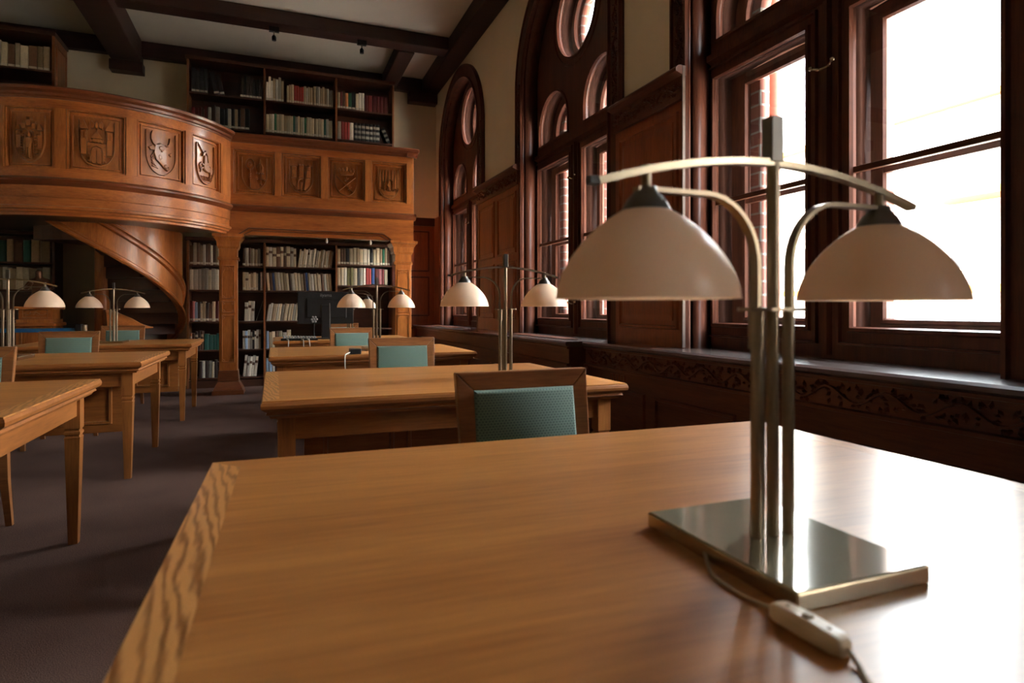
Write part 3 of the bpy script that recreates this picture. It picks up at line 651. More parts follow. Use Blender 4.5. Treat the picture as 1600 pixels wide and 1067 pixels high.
# winding outer string
def zlow(t): return 1.04-math.degrees(t)*1.11/117
a = MB(); n_ = 60; t0, t1 = math.radians(-128), math.radians(62); ZT = 2.10
rs = .90
def helix(mb, prof, t0, t1, n_, R_=rs, clamp=ZT):
    rings = []
    for k in range(n_+1):
        t = t0+(t1-t0)*k/n_; zl = zlow(t)
        rings.append([(CX+(R_+o_)*math.cos(t), CY+(R_+o_)*math.sin(t), min(clamp-i*.0003, zl+dz) if dz is not None else clamp-i*.0003) for i, (o_, dz) in enumerate(prof)])
    mb.loft(rings)
helix(a, [(-.05, 0), (.0, 0), (.0, None), (-.05, None)], t0, t1, n_); a.build('stair_drum', 'gal_z', Bc, world=True, smooth=True)
a = MB(); helix(a, [(-.002, -.02), (.035, -.02), (.045, .0), (.035, .025), (.02, .03), (.02, .05), (.012, .06), (-.002, .06)], t0, t1, n_)
helix(a, [(-.002, .28), (.015, .285), (.03, .30), (.03, .325), (.015, .33), (.02, .35), (.04, .36), (.04, .385), (.0, .40), (-.002, .40)], t0, t1, n_)
a.build('stair_string_moulding', 'gal_x', Bc, world=True, smooth=True)
MB().tube([(CX, CY, 0), (CX, CY, 2.09)], .085, 24).build('newel_post', 'gal_z', Bc, world=True, smooth=True)
ns = 15
for k in range(ns):
    t = math.radians(-128+k*(190+40)/ns); dt = math.radians(230/ns+1.5); zz = zlow(t)+.12
    if zz < .1 or zz > 2.05: zz = max(.12, min(zz, 2.05))
    r0, r1 = .08, rs-.05
    a = MB(); sec = [(CX+r0*math.cos(t), CY+r0*math.sin(t)), (CX+r1*math.cos(t), CY+r1*math.sin(t)), (CX+r1*math.cos(t+dt/2), CY+r1*math.sin(t+dt/2)), (CX+r1*math.cos(t+dt), CY+r1*math.sin(t+dt)), (CX+r0*math.cos(t+dt), CY+r0*math.sin(t+dt))]
    a.loft([[(x, y, zz-.16) for x, y in sec], [(x, y, zz) for x, y in sec]]); a.build('tread', 'dark_x', Bc, world=True)
# lower curved end of the stair wall, rounded on top, in front of the post
a = MB(); rings = []
for k in range(25):
    t = math.radians(-74+k*(-37+74)/24); e = 1-(k/24)**2.2; zt = .885+.205*e
    P3 = lambda r_, z_: (CX+r_*math.cos(t), CY+r_*math.sin(t), z_)
    rings.append([P3(.10, .86), P3(.79, .86), P3(.81, .87), P3(.80, .885), P3(.76, .885+(zt-.885)*.35), P3(.66, .885+(zt-.885)*.8), P3(.50, zt), P3(.10, zt)])
a.loft(rings); a.build('curved_step_end', 'gal_x', Bc, world=True, smooth=True)
# ------------------------------------------------------------------ bookcases
BW = {'v': None}
def bookcase(name, label, ux_, yf, yb, z0, z1, shelves, group=None, side='upright_wood'):
    """ux_: x of uprights; shelves: list per bay of shelf heights"""
    K = empty(name, ((ux_[0]+ux_[-1])/2, (yf+yb)/2, z0), label=label, cat='bookcase', group=group)
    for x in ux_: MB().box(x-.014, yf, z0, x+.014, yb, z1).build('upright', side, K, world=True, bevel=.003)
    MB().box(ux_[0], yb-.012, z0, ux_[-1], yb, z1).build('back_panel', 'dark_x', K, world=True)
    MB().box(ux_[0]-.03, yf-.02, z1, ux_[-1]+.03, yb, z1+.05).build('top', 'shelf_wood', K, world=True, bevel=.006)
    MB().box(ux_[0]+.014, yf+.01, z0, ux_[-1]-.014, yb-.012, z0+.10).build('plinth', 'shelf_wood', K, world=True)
    for k, sh in enumerate(shelves):
        for z in sh: MB().box(ux_[k]+.014, yf+.012, z-.024, ux_[k+1]-.014, yb-.012, z).build('shelf', 'shelf_wood', K, world=True, bevel=.002)
    return K
UX = [-1.12, -.14, .855, 1.70]
bookcase('bookcase', 'tall lower bookcase of three bays behind the gallery columns', UX, 9.50, 9.84, 0, 2.05,
         [[.14, .53, .93, 1.37, 1.714], [.14, .53, .93, 1.37, 1.714], [.14, .47, .81, 1.458, 1.77]])
bookcase('bookcase', 'upper dark bookcase of three bays standing on the gallery under the ceiling', UX, 9.50, 9.84, 2.36, 4.55, [[2.8, 3.22, 3.65, 4.11]]*3)
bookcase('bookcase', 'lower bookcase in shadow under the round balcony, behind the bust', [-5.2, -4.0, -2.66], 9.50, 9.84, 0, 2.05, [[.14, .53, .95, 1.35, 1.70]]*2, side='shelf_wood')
K4 = bookcase('bookcase', 'upper bookcase at the far left above the round balcony, beige volumes inside', [-5.2, -4.0, -2.615], 9.33, 9.84, 2.36, 4.55, [[2.8, 3.22, 3.65, 4.11]]*2)
a = MB(); mps = lambda p, q, h: Vector((-2.60+h, p, q)); ridge(a, mps, rect(9.40, 3.0, 9.78, 4.45), .03, .014, True); a.build('side_moulding', 'upright_wood', K4, world=True)
def zshelf_apron(): pass
# books
def book(x, yf, z, th, h, d, col, band, tilt):
    mb = MB(); hw_ = th/2; cv = .0025
    # spine slightly rounded, two boards, page block
    sp_ = [(-hw_, .004), (-hw_*.6, 0), (hw_*.6, 0), (hw_, .004), (hw_, .010), (-hw_, .010)]
    def seg(z0, z1, mi): mb.loft([[(a_, b_, z0) for a_, b_ in sp_], [(a_, b_, z1) for a_, b_ in sp_]], mi=mi)
    cuts = [(0, h, 0)]
    if band == 'sticker': cuts = [(0, .012, 0), (.012, .04, 2), (.04, h, 0)]
    elif band == 'stripe': q_ = .60+.10*math.sin(x*91); cuts = [(0, h*q_, 0), (h*q_, h*(q_+.13), 2), (h*(q_+.13), h, 0)]
    elif band == 'ribs': cuts = [(h*k/7, h*(k+1)/7, 2 if k % 2 else 0) for k in range(7)]
    for c_ in cuts: seg(*c_)
    mb.box(-hw_, .010, 0, -hw_+cv, d, h); mb.box(hw_-cv, .010, 0, hw_, d, h); mb.box(-hw_+cv, .010, .004, hw_-cv, d-.004, h-.004, 1)
    bmat = {'sticker': 'sticker_paper', 'stripe': 'cover_brown' if col in ('white', 'cream', 'grey', 'pale blue') else 'cover_cream', 'ribs': 'cover_grey'}.get(band, 'cover_white')
    if band == 'greenstripe': bmat = 'cover_green'
    o = mb.build('book', ['cover_'+col.replace(' ', '_'), 'paper', bmat], recalc=False)
    o.rotation_euler.y = tilt
    o.location = (x, yf, z+abs(math.sin(tilt))*hw_+.0008)
    return o
ORD = ['first', 'second', 'third', 'fourth', 'fifth', 'sixth', 'seventh', 'eighth', 'ninth', 'tenth', 'eleventh', 'twelfth', '13th', '14th', '15th', '16th', '17th', '18th', '19th', '20th', '21st', '22nd', '23rd', '24th', '25th', '26th', '27th', '28th', '29th', '30th', '31st', '32nd']
nb = 0
def row_(where, x0, x1, z, n_, h, pal, tilt=0, band=None, yf=9.53, hv=.05, fill=1.0, fixed=None, depth=.17):
    """n_ books side by side from x0 to x1"""
    global nb
    rnd = random.Random(int((x0+10)*1000+z*77)); ws = [rnd.uniform(.75, 1.3) for _ in range(n_)]; tot = sum(ws); span = (x1-x0)*fill
    lean = abs(tilt); th_total = (span-h*math.sin(lean)*.9)*math.cos(lean) if lean else span
    x = x0+(h*math.sin(lean)*.95 if tilt < 0 else 0); out = []
    for k in range(n_):
        th = th_total*ws[k]/tot; adv = th/math.cos(lean); col = fixed[k % len(fixed)] if fixed else rnd.choice(pal)
        hh = h*(1+rnd.uniform(-hv, hv)*1.6)
        bd = band if band != 'mixed' else rnd.choice([None, 'sticker', 'stripe', 'sticker'])
        cx = x+adv/2
        o = book(cx, yf+rnd.uniform(0, .008), z, th*.91, hh, depth, col, bd, tilt)
        desc = {'sticker': ' book', 'stripe': ' banded book', 'ribs': ' ribbed volume'}.get(bd, ' book')
        tag(o, '%s%s, %s %s' % (col, desc, ORD[k]+' from left in' if n_ > 1 else 'leaning at', where), 'book', 'books in '+where)
        x += adv; nb += 1; out.append(o)
    return out
CR = ['cream', 'cream', 'white', 'tan', 'grey']; DULL = ['brown', 'tan', 'cream', 'dark brown', 'grey', 'cream']
LW = -1.10; X1 = -.74; X2 = -.41; X3 = -.165
row_('top row left of left column', LW, X1, 1.714, 10, .29, [], 0, 'sticker', fixed=['brown', 'white', 'brown', 'tan', 'white', 'brown'])
row_('second row left of left column', LW, X1, 1.37, 8, .285, CR+['grey'], 0, None)
row_('third row left of left column', LW, X1, .93, 10, .265, [], 0, 'sticker', fixed=['dark red', 'pink', 'pale blue', 'dark brown', 'cream', 'tan', 'dark brown', 'brown', 'cream'])
row_('brown set, fourth row left of left column', LW, -.93, .53, 5, .25, ['brown', 'dark brown', 'orange'], 0, 'stripe')
row_('teal part of fourth row left of left column', -.92, -.72, .53, 4, .22, ['teal'], 0, None)
row_('bottom row left of left column', -.99, X1+.03, .14, 7, .23, ['cream', 'grey', 'white', 'grey', 'dark brown'], 0, None)
row_('top row just right of left column', X2-.02, X3, 1.714, 7, .25, DULL+['black'], 0, 'sticker')
row_('second row just right of left column', X2-.02, X3, 1.37, 8, .245, CR+['black', 'cream'], 0, 'mixed')
row_('white trio just right of left column', X2, -.27, .93, 3, .27, ['white'], .02, 'stripe')
row_('end of third row by left column', -.255, X3-.01, .93, 1, .29, ['brown'], .30, None)
row_('fourth row just right of left column', X2-.02, X3-.02, .53, 8, .255, [], 0, 'stripe', fixed=['white', 'pale blue', 'white', 'grey', 'black', 'white', 'white', 'cream'])
row_('bottom row just right of left column', X2-.02, -.22, .14, 5, .30, ['white', 'pale blue', 'white'], .10, 'stripe')
MX0, MX1 = -.12, .83
row_('thick set of lower middle bay top row', MX0, .29, 1.714, 9, .285, [], 0, 'stripe', fixed=['cream', 'white', 'cream', 'brown', 'cream', 'brown', 'cream', 'white'])
row_('leaning thin set of lower middle bay top row', .31, .82, 1.714, 16, .26, CR+['brown', 'tan', 'white', 'white'], .13, 'mixed')
row_('second row of lower middle bay', MX0, .80, 1.37, 24, .255, [], -.08, None, fixed=['cream', 'brown', 'blue', 'cream', 'white', 'cream', 'tan', 'cream', 'brown', 'white', 'cream', 'cream'], hv=.03)
row_('leaning row left of the monitor', MX0, .33, .93, 13, .25, CR, .14, None, hv=.03)
row_('row behind the cabled desk device', MX0, .22, .53, 7, .25, [], 0, None, fixed=['pale blue', 'tan', 'cream', 'brown', 'cream', 'grey', 'cream'])
row_('bottom row of lower middle bay', MX0, .0, .14, 3, .26, ['pale blue', 'white'], 0, None)
row_('top row of lower right bay', .875, 1.66, 1.77, 17, .25, [], 0, 'sticker', fixed=['tan', 'brown', 'brown', 'black', 'cream', 'cream', 'tan', 'cream', 'white', 'white', 'black', 'cream', 'cream', 'tan', 'green'])
row_('coloured row of lower right bay', .875, 1.62, 1.458, 16, .262, [], 0, None, fixed=['cream', 'cream', 'white', 'olive', 'olive', 'cream', 'black', 'grey', 'white', 'red', 'red', 'blue', 'dark red', 'pink', 'dark red'], hv=.035)
# upper bookcase
row_('upright black four of upper left bay', -1.08, -.88, 4.11, 4, .33, ['black'], 0, 'sticker')
row_('leaning pair of upper left bay', -.86, -.66, 4.11, 2, .30, ['black'], -.22, 'sticker')
row_('black set right in upper left bay', -.46, -.17, 4.11, 7, .30, ['black', 'black', 'dark brown'], .03, 'sticker')
row_('dark red set of upper left bay', -1.08, -.88, 3.65, 5, .26, ['dark red', 'dark brown'], 0, None)
row_('labelled lower set of upper left bay', -.87, -.34, 3.65, 11, .29, [], 0, 'sticker', fixed=['white', 'dark brown', 'grey', 'black', 'black', 'white', 'black', 'tan', 'black', 'brown', 'black'])
row_('left part of upper middle bay top row', MX0, .12, 4.11, 7, .30, CR, 0, 'sticker', hv=.14)
row_('middle group of upper middle bay top row', .16, .52, 4.11, 11, .265, [], 0, 'sticker', fixed=['cream', 'tan', 'cream', 'red', 'red', 'red', 'red', 'cream', 'white'])
row_('right part of upper middle bay top row', .53, .81, 4.11, 9, .26, CR, 0, 'sticker', hv=.08)
row_('paperback row of upper middle bay', MX0, .80, 3.65, 28, .27, [], 0, 'sticker', fixed=['cream', 'cream', 'white', 'green', 'cream', 'cream', 'cream', 'tan', 'cream', 'cream', 'cream', 'teal', 'grey'], hv=.03)
row_('top row of upper right bay, left part', .875, 1.27, 4.11, 9, .255, [], 0, 'sticker', fixed=['cream', 'dark red', 'brown', 'orange', 'green', 'black', 'cream', 'white', 'white'])
row_('dark red set of upper right bay', 1.28, 1.62, 4.11, 6, .25, ['dark red'], 0, None, hv=.01)
row_('coloured group of upper right bay lower row', .875, 1.11, 3.65, 5, .27, [], 0, None, fixed=['grey', 'red', 'red', 'red', 'white'], hv=.02)
row_('black leather set of upper right bay', 1.12, 1.50, 3.65, 7, .275, ['black'], 0, 'ribs', hv=.01)
row_('slumped right end of upper right bay', 1.51, 1.67, 3.65, 1, .25, ['black'], -.42, 'ribs')
# left cases
row_('row above the round balcony', -3.62, -2.66, 4.11, 13, .30, ['cream', 'tan', 'cream', 'brown'], 0, 'sticker', yf=9.37, hv=.06)
row_('higher shadowed row behind the statuette', -3.75, -2.70, 1.70, 11, .25, ['grey', 'tan', 'brown', 'teal', 'tan', 'brown'], 0, None, hv=.1)
row_('lower shadowed row behind the statuette', -3.75, -2.70, 1.35, 14, .27, ['cream', 'tan', 'grey'], 0, None)
# ------------------------------------------------------------------ tables
def sq(x0, y0, x1, y1, z): return [(x0, y0, z), (x1, y0, z), (x1, y1, z), (x0, y1, z)]
def make_table(x0, x1, y0, y1, label, rz=0, group='long oak reading tables'):
    Wd, Dp = x1-x0, y1-y0; zt = .76
    T_ = empty('reading_table', (x0, y0, 0), label=label, cat='table', group=group)
    T_.rotation_euler.z = rz; a = MB(); bw = .066
    # edge profile lofted round the top, then surface boards
    rings = [sq(i_, i_, Wd-i_, Dp-i_, z) for i_, z in [(.035, .690), (.030, .700), (.018, .706), (.022, .716), (.012, .722), (.002, .730), (.0, .742), (.003, .753), (.010, .7585)]]
    a.loft(rings); tp = a.build('tabletop', 'oak_x', T_, bevel=0)
    MB().box(bw, bw, .750, Wd-bw, Dp-bw, .7600).build('field', 'oak_top', tp)
    for xa, xb, xc, xd in ((.006, bw, bw, .006), (Wd-.006, Wd-bw, Wd-bw, Wd-.006)):
        a = MB(); a.loft([[(xa, .006, .750), (xb, bw, .750), (xc, Dp-bw, .750), (xd, Dp-.006, .750)], [(xa, .006, .7601), (xb, bw, .7601), (xc, Dp-bw, .7601), (xd, Dp-.006, .7601)]])
        a.build('end_border', 'oak_edge', tp)
    for ya, yb_ in ((.006, bw), (Dp-.006, Dp-bw)):
        a = MB(); a.loft([[(.006, ya, .750), (Wd-.006, ya, .750), (Wd-bw, yb_, .750), (bw, yb_, .750)], [(.006, ya, .7601), (Wd-.006, ya, .7601), (Wd-bw, yb_, .7601), (bw, yb_, .7601)]])
        a.build('long_border', 'oak_top', tp)
    ins = .06; lw = .064
    MB().box(ins+.01, ins+.012, .60, Wd-ins-.01, ins+.035, .695).build('apron', 'oak_x', T_, bevel=.003)
    MB().box(ins+.01, Dp-ins-.035, .60, Wd-ins-.01, Dp-ins-.012, .695).build('apron', 'oak_x', T_, bevel=.003)
    MB().box(ins+.012, ins+.035, .60, ins+.035, Dp-ins-.035, .695).build('side_apron', 'oak_y', T_, bevel=.003)
    MB().box(Wd-ins-.035, ins+.035, .60, Wd-ins-.012, Dp-ins-.035, .695).build('side_apron', 'oak_y', T_, bevel=.003)
    for sx_ in (0, 1):
        for sy_ in (0, 1):
            cx = ins+lw/2 if not sx_ else Wd-ins-lw/2; cy = ins+lw/2 if not sy_ else Dp-ins-lw/2
            r = lambda w_, z: sq(cx-w_/2, cy-w_/2, cx+w_/2, cy+w_/2, z)
            MB().loft([r(.038, 0), r(.061, .49), r(.064, .50), r(.055, .505), r(.055, .511), r(.064, .516), r(.064, .526), r(.055, .531), r(.055, .537), r(.064, .542), r(.064, .692)]).build('leg', 'oak_z', T_)
    py = .42; px0 = .17; pz0 = .25
    p_ = MB().box(px0, py, pz0, Wd-px0, py+.02, .69).build('modesty_panel', 'oak_x', T_, bevel=.003)
    a = MB(); k = 3; wf = (Wd-2*px0-.10)/k
    for j in range(k): ridge(a, mapY(py), rect(px0+.05+j*wf+.04, pz0+.07, px0+.05+(j+1)*wf-.04, .56), .024, .016, True)
    a.build('panel_moulding', 'oak_z', p_)
    return T_
near_table = make_table(-.158, 1.355, .345, 1.515, 'large oak table nearest the camera, carrying the big two-armed lamp', rz=-.02)
make_table(-.05, 1.51, 2.43, 3.60, 'oak table by the windows, second from the camera, behind the nearest green chair')
make_table(-.045, 1.515, 4.70, 5.86, 'oak table by the windows, third from the camera, with a lamp and small black box')
make_table(-.02, 1.50, 6.95, 8.05, 'farthest oak table by the windows, under the black monitor')
make_table(-2.31, -.79, 2.37, 3.53, 'left row oak table nearest the camera, with sunlit side rail at the left edge')
make_table(-2.32, -.80, 4.54, 5.70, 'left row oak table, middle one, in front of a green chair')
make_table(-2.30, -.76, 6.74, 7.86, 'left row oak table farthest back, in front of the winding stair')
# ------------------------------------------------------------------ chairs
def make_chair():
    K = empty('reading_chair', (0, 0, 0), cat='chair')
    # origin: floor under the backrest; the sitter faces -y
    W_ = .44; tilt = .16; z0, z1 = .50, .91; yb_ = -.02
    def bp(x, z, d): return (x, yb_+(z-z0)*tilt+d, z)
    def bar(pts, d0=0, d1=.03): return [[bp(x, z, d0) for x, z in pts], [bp(x, z, d1) for x, z in pts]]
    fw = .055; h = W_/2; a = MB()
    a.loft(bar([(-h+.012, z0), (-h+fw, z0), (-h+fw, z1-fw), (-h, z1)]))
    a.loft(bar([(h-.012, z0), (h-fw, z0), (h-fw, z1-fw), (h, z1)]))
    a.loft(bar([(-h, z1), (h, z1), (h-fw, z1-fw), (-h+fw, z1-fw)]))
    a.loft(bar([(-h+fw, z0+.02), (h-fw, z0+.02), (h-fw, z0+.065), (-h+fw, z0+.065)]))
    a.build('back_frame', 'chair_wood', K, bevel=.004)
    a = MB(); i_ = fw-.002
    rr = lambda e, d: [bp(x, z, d) for x, z in [(-h+i_+e, z0+.06+e), (h-i_-e, z0+.06+e), (h-i_-e, z1-i_-e), (-h+i_+e, z1-i_-e)]]
    a.loft([rr(.012, -.012), rr(.004, -.007), rr(0, .002), rr(0, .026), rr(.006, .034), rr(.02, .038)]); a.build('back_cushion', 'fabric', K, smooth=True)
    MB().box(-h+.02, -.44, .385, h-.02, -.03, .425).build('seat_frame', 'chair_wood', K, bevel=.005)
    a = MB(); s_ = lambda e, z: sq(-h+.02+e, -.44+e, h-.02-e, -.04-e, z); a.loft([s_(0, .425), s_(-.004, .445), s_(.004, .465), s_(.03, .478)]); a.build('seat', 'fabric', K, smooth=True)
    for s in (-1, 1):
        MB().frustum(s*(h-.04), -.42, 0, .028, .028, .39, .04, .04).build('leg', 'chair_wood', K)
        a = MB(); x = s*(h-.03); 
        q = lambda y, z, w_: [(x-w_/2, y-w_/2, z), (x+w_/2, y-w_/2, z), (x+w_/2, y+w_/2, z), (x-w_/2, y+w_/2, z)]
        a.loft([q(.06, 0, .028), q(.0, .25, .036), q(-.012, .40, .038), q(-.005, .52, .03)]); a.build('leg', 'chair_wood', K)
    return K
ch0 = make_chair()
CH = [(.722, 1.72, .02, 'green upholstered chair behind the nearest table, largest of the chairs'),
      (.79, 4.04, -.02, 'green upholstered chair between the second and third window-side tables'),
      (.735, 6.42, .0, 'green upholstered chair in front of the farthest window-side table'),
      (.84, 8.50, .0, 'chair mostly hidden behind the black monitor, only its top rail showing'),
      (-1.45, 3.78, .0, 'chair cut by the left edge of the photo, behind the nearest left table'),
      (-1.64, 6.22, .0, 'green upholstered chair between the middle and farthest left tables'),
      (-1.63, 8.16, .0, 'green chair behind the farthest left table, beside the stair post')]
for k, (x, y, r, lb) in enumerate(CH):
    o = ch0 if k == 0 else copy_tree(ch0)
    o.location = (x, y, 0); o.rotation_euler.z = r; o['label'] = lb; o['group'] = 'green upholstered reading chairs'
# ------------------------------------------------------------------ lamps
def make_lamp():
    K = empty('desk_lamp', (0, 0, 0), cat='lamp')
    b_ = MB().box(-.107, -.148, .0, .107, .148, .022).build('base', 'brass', K, bevel=.002)
    MB().box(-.104, -.145, .0215, .104, .145, .0235).build('base_top', 'base_top', b_)
    HZ = .34
    for s in (-1, 1): MB().tube([(s*.028, 0, .023), (s*.028, 0, HZ)], .0085, 16).build('pole', 'steel', K, smooth=True)
    MB().tube([(0, .026, .023), (0, .026, HZ)], .0085, 16).tube([(0, -.0, .023), (0, -.0, HZ)], .0085, 16).build('pole', 'steel', K, smooth=True)
    a = MB().tube([(0, 0, HZ-.01), (0, 0, HZ+.267)], .0088, 16); a.build('mast', 'steel', K, smooth=True)
    MB().box(-.0105, -.0105, HZ+.205, .0105, .0105, HZ+.268).build('mast_head', 'cap_metal', K, bevel=.001)  # darker metal than the mast, its colour standing in for a dark reflection
    a = MB(); pts = [(-.058, 0), (-.05, -.012), (-.02, -.02), (.02, -.02), (.05, -.012), (.058, 0), (.05, .014), (.02, .04), (-.02, .04), (-.05, .014)]
    a.loft([[(x, y, HZ-.003) for x, y in pts], [(x, y, HZ+.002) for x, y in pts]]); a.build('cross_plate', 'steel', K)
    MB().tube([(-.028, 0, HZ-.055), (-.028, 0, HZ-.003)], .0115, 16).build('collar', 'steel', K, smooth=True)
    SO = .208; AZ = HZ+.153
    for s in (-1, 1):
        path = [(s*.030, HZ), (s*.030, HZ+.06)]+[(s*(.030+.085*(1-math.cos(t))), HZ+.06+.093*math.sin(t)) for t in [PI/2*k/10 for k in range(1, 11)]]+[(s*(SO+.015), AZ)]
        rings = []
        for k, (x, z) in enumerate(path):
            p = Vector((x, 0, z)); aN = path[max(k-1, 0)]; bN = path[min(k+1, len(path)-1)]; t = Vector((bN[0]-aN[0], 0, bN[1]-aN[1])).normalized(); nn = Vector((-t.z, 0, t.x))
            rings.append([p+nn*.003+Vector((0, -.0075, 0)), p+nn*.003+Vector((0, .0075, 0)), p-nn*.003+Vector((0, .0075, 0)), p-nn*.003+Vector((0, -.0075, 0))])
        MB().loft(rings).build('arm', 'steel', K, smooth=True)
        sh = MB(); Rr = .1150; hz = .122; pr = []
        for k in range(17):
            q_ = .925*math.sin(PI/2*k/16); pr.append((Rr*(1-q_**1.65)**.68, hz*q_))
        inner = [(max(.002, r-.0035), z-.002 if k_ else z) for k_, (r, z) in enumerate(pr)][::-1]
        sh.lathe([(Rr+.001, -.002)]+pr+inner, 64, (s*SO, 0, HZ+.015), closed=True)
        so_ = sh.build('shade', 'shade_glass', K, smooth=True)
        cp = MB().lathe([(.0335, .104), (.031, .112), (.024, .125), (.015, .135), (.0135, .141), (.0, .141)], 32, (s*SO, 0, HZ+.015)); cp.build('shade_cap', 'cap_metal', so_, smooth=True)
        MB().tube([(s*SO, 0, HZ+.153), (s*SO, 0, HZ+.184)], .0065, 12).build('hanger', 'steel', K, smooth=True)
        MB().lathe([(0, -.02), (.014, -.014), (.019, 0), (.016, .02), (.012, .05), (.012, .085), (0, .086)], 20, (s*SO, 0, HZ+.045)).build('bulb', 'white_plastic', so_, smooth=True)
    # shallow arched bar
    rings = []; n_ = 28; E_ = .279
    for k in range(n_+1):
        x = -E_+2*E_*k/n_; z = HZ+.204-.046*(abs(x)/E_)**1.9; dz = -.046*1.9*(abs(x)/E_)**.9/E_*(1 if x > 0 else -1)
        t = Vector((1, 0, dz)).normalized(); nn = Vector((-t.z, 0, t.x)); p = Vector((x, 0, z))
        rings.append([p+nn*.0045+Vector((0, -.008, 0)), p+nn*.0055, p+nn*.0045+Vector((0, .008, 0)), p-nn*.0045+Vector((0, .008, 0)), p-nn*.0045+Vector((0, -.008, 0))])
    ar = MB().loft(rings).build('arched_bar', 'brass', K, smooth=True)
    MB().box(-E_-.012, -.006, HZ+.154, -E_+.002, .006, HZ+.164).build('end_plug', 'black_plastic', ar)
    return K
lamp0 = make_lamp()
LP = [(.651, .672, .0, 'large two-armed lamp with white bowl shades on the nearest table'),
      (1.05, 2.81, .0, 'two-armed lamp on the second window-side table, in front of the wood pier'),
      (.80, 5.24, .0, 'two-armed lamp on the third window-side table, in front of the right column'),
      (.86, 7.75, .0, 'two-armed lamp farthest back by the windows, mostly hidden behind another lamp'),
      (-1.69, 5.12, .0, 'two-armed lamp cut by the left edge of the photo, in front of the bust'),
      (-1.525, 7.26, .0, 'two-armed lamp on the farthest left table, in front of the stair post')]
lamps = []
MB().lathe([(0, .7603), (.02, .7603), (.02, .7625), (.017, .764), (0, .764)], 24, (.658, .040, 0)).build('cable_grommet', 'black_plastic', near_table, smooth=True)
for k, (x, y, r, lb) in enumerate(LP):
    o = lamp0 if k == 0 else copy_tree(lamp0)
    o.location = (x, y, .7602); o.rotation_euler.z = r; o['label'] = lb; o['group'] = 'two-armed reading lamps'; lamps.append(o)
# cord and inline switch of the near lamp
def smoothpath(P, k=6):
    out = []; P = [Vector(p) for p in P]
    for i in range(len(P)-1):
        a, b_, c_, d = P[max(i-1, 0)], P[i], P[i+1], P[min(i+2, len(P)-1)]
        for j in range(k):
            t = j/k; out.append(.5*((2*b_)+(-a+c_)*t+(2*a-5*b_+4*c_-d)*t*t+(-a+3*b_-3*c_+d)*t*t*t))
    out.append(P[-1]); return out
zc = .7628
cd = MB().tube(smoothpath([(.551, .697, .772), (.541, .677, .766), (.520, .640, zc), (.514, .600, zc), (.517, .560, zc), (.516, .532, .768)]), .0026, 8)
cd.build('cord', 'cord_tan', lamps[0], world=True, smooth=True)
cd = MB().tube(smoothpath([(.520, .440, .769), (.512, .42, zc), (.498, .398, zc), (.499, .385, zc+.002), (.500, .376, .770), (.500, .373, .764)]), .0026, 8)
cd.build('cord', 'cord_tan', lamps[0], world=True, smooth=True)
s_ = MB(); axis0 = Vector((.516, .532, .7605)); axis1 = Vector((.520, .440, .7605)); dr = (axis1-axis0).normalized(); sd = Vector((-dr.y, dr.x, 0))
rings = []
for t, w_, h_ in [(0, .004, .010), (.03, .009, .016), (.12, .0125, .019), (.5, .0135, .020), (.88, .0125, .019), (.97, .009, .016), (1, .004, .010)]:
    p = axis0+(axis1-axis0)*t; rings.append([p-sd*w_+Vector((0, 0, .001)), p-sd*w_+Vector((0, 0, h_*.75)), p-sd*w_*.7+Vector((0, 0, h_)), p+sd*w_*.7+Vector((0, 0, h_)), p+sd*w_+Vector((0, 0, h_*.75)), p+sd*w_+Vector((0, 0, .001))])
sw = s_.loft(rings).build('cord_switch', 'switch_tan', lamps[0], world=True, smooth=True, bevel=.0015)
k_ = MB()
for t in (.22, .78):
    p = axis0+(axis1-axis0)*t; k_.lathe([(.0, -.0015), (.0024, -.0015), (.0024, .0006), (0, .0006)], 12, (p.x, p.y, p.z+.020))
p = axis0+(axis1-axis0)*.5; k_.lathe([(0, -.002), (.006, -.002), (.006, .0015), (.004, .003), (0, .003)], 16, (p.x, p.y, p.z+.0195))
k_.build('switch_button', 'cord_tan', sw, world=True, smooth=True)
# ------------------------------------------------------------------ things on the tables
bx = empty('power_box', (.57, 4.79, .7603), label='small black box with a white cord on the front edge of the third window-side table', cat='power supply')
MB().box(.53, 4.74, .7603, .61, 4.86, .80).build('case', 'black_plastic', bx, world=True, bevel=.006)
MB().tube(smoothpath([(.53, 4.76, .775), (.50, 4.71, .768), (.485, 4.685, .755), (.483, 4.683, .70), (.49, 4.685, .55), (.488, 4.69, .10)]), .004, 8).build('cord', 'white_plastic', bx, world=True, smooth=True)
mo = empty('monitor', (.56, 7.45, .76), label='black computer monitor seen from behind on the farthest window-side table', cat='monitor')
sc_ = MB().box(.24, 7.40, .93, .86, 7.425, 1.30).build('screen', 'black_plastic', mo, world=True, bevel=.006)
MB().box(.255, 7.4255, .945, .845, 7.427, 1.285).build('display', 'screen_glass', sc_, world=True)
MB().box(.34, 7.375, 1.0, .78, 7.40, 1.22).build('rear_housing', 'black_plastic', sc_, world=True, bevel=.01)
MB().box(.50, 7.35, .77, .60, 7.375, 1.15).build('stand', 'black_plastic', mo, world=True, bevel=.004)
MB().box(.585, 7.346, .78, .592, 7.351, 1.17).build('stand_trim', 'grey_plastic', mo, world=True)
MB().box(.42, 7.30, .7603, .68, 7.50, .775).build('foot', 'black_plastic', mo, world=True, bevel=.004)
tcv = bpy.data.curves.new('tmp', 'FONT'); tcv.body = 'iiyama'; tcv.size = .052; tcv.extrude = .0006; tcv.align_x = 'CENTER'
to = bpy.data.objects.new('tmp', tcv); me = bpy.data.meshes.new_from_object(to); bpy.data.objects.remove(to)
me.materials.clear(); me.materials.append(M['grey_plastic'])
lo = bpy.data.objects.new('logo', me); C.objects.link(lo); lo.parent = sc_; lo.location = Vector((.55, 7.3985, 1.245))-wloc(sc_); lo.rotation_euler = (PI/2, 0, 0)
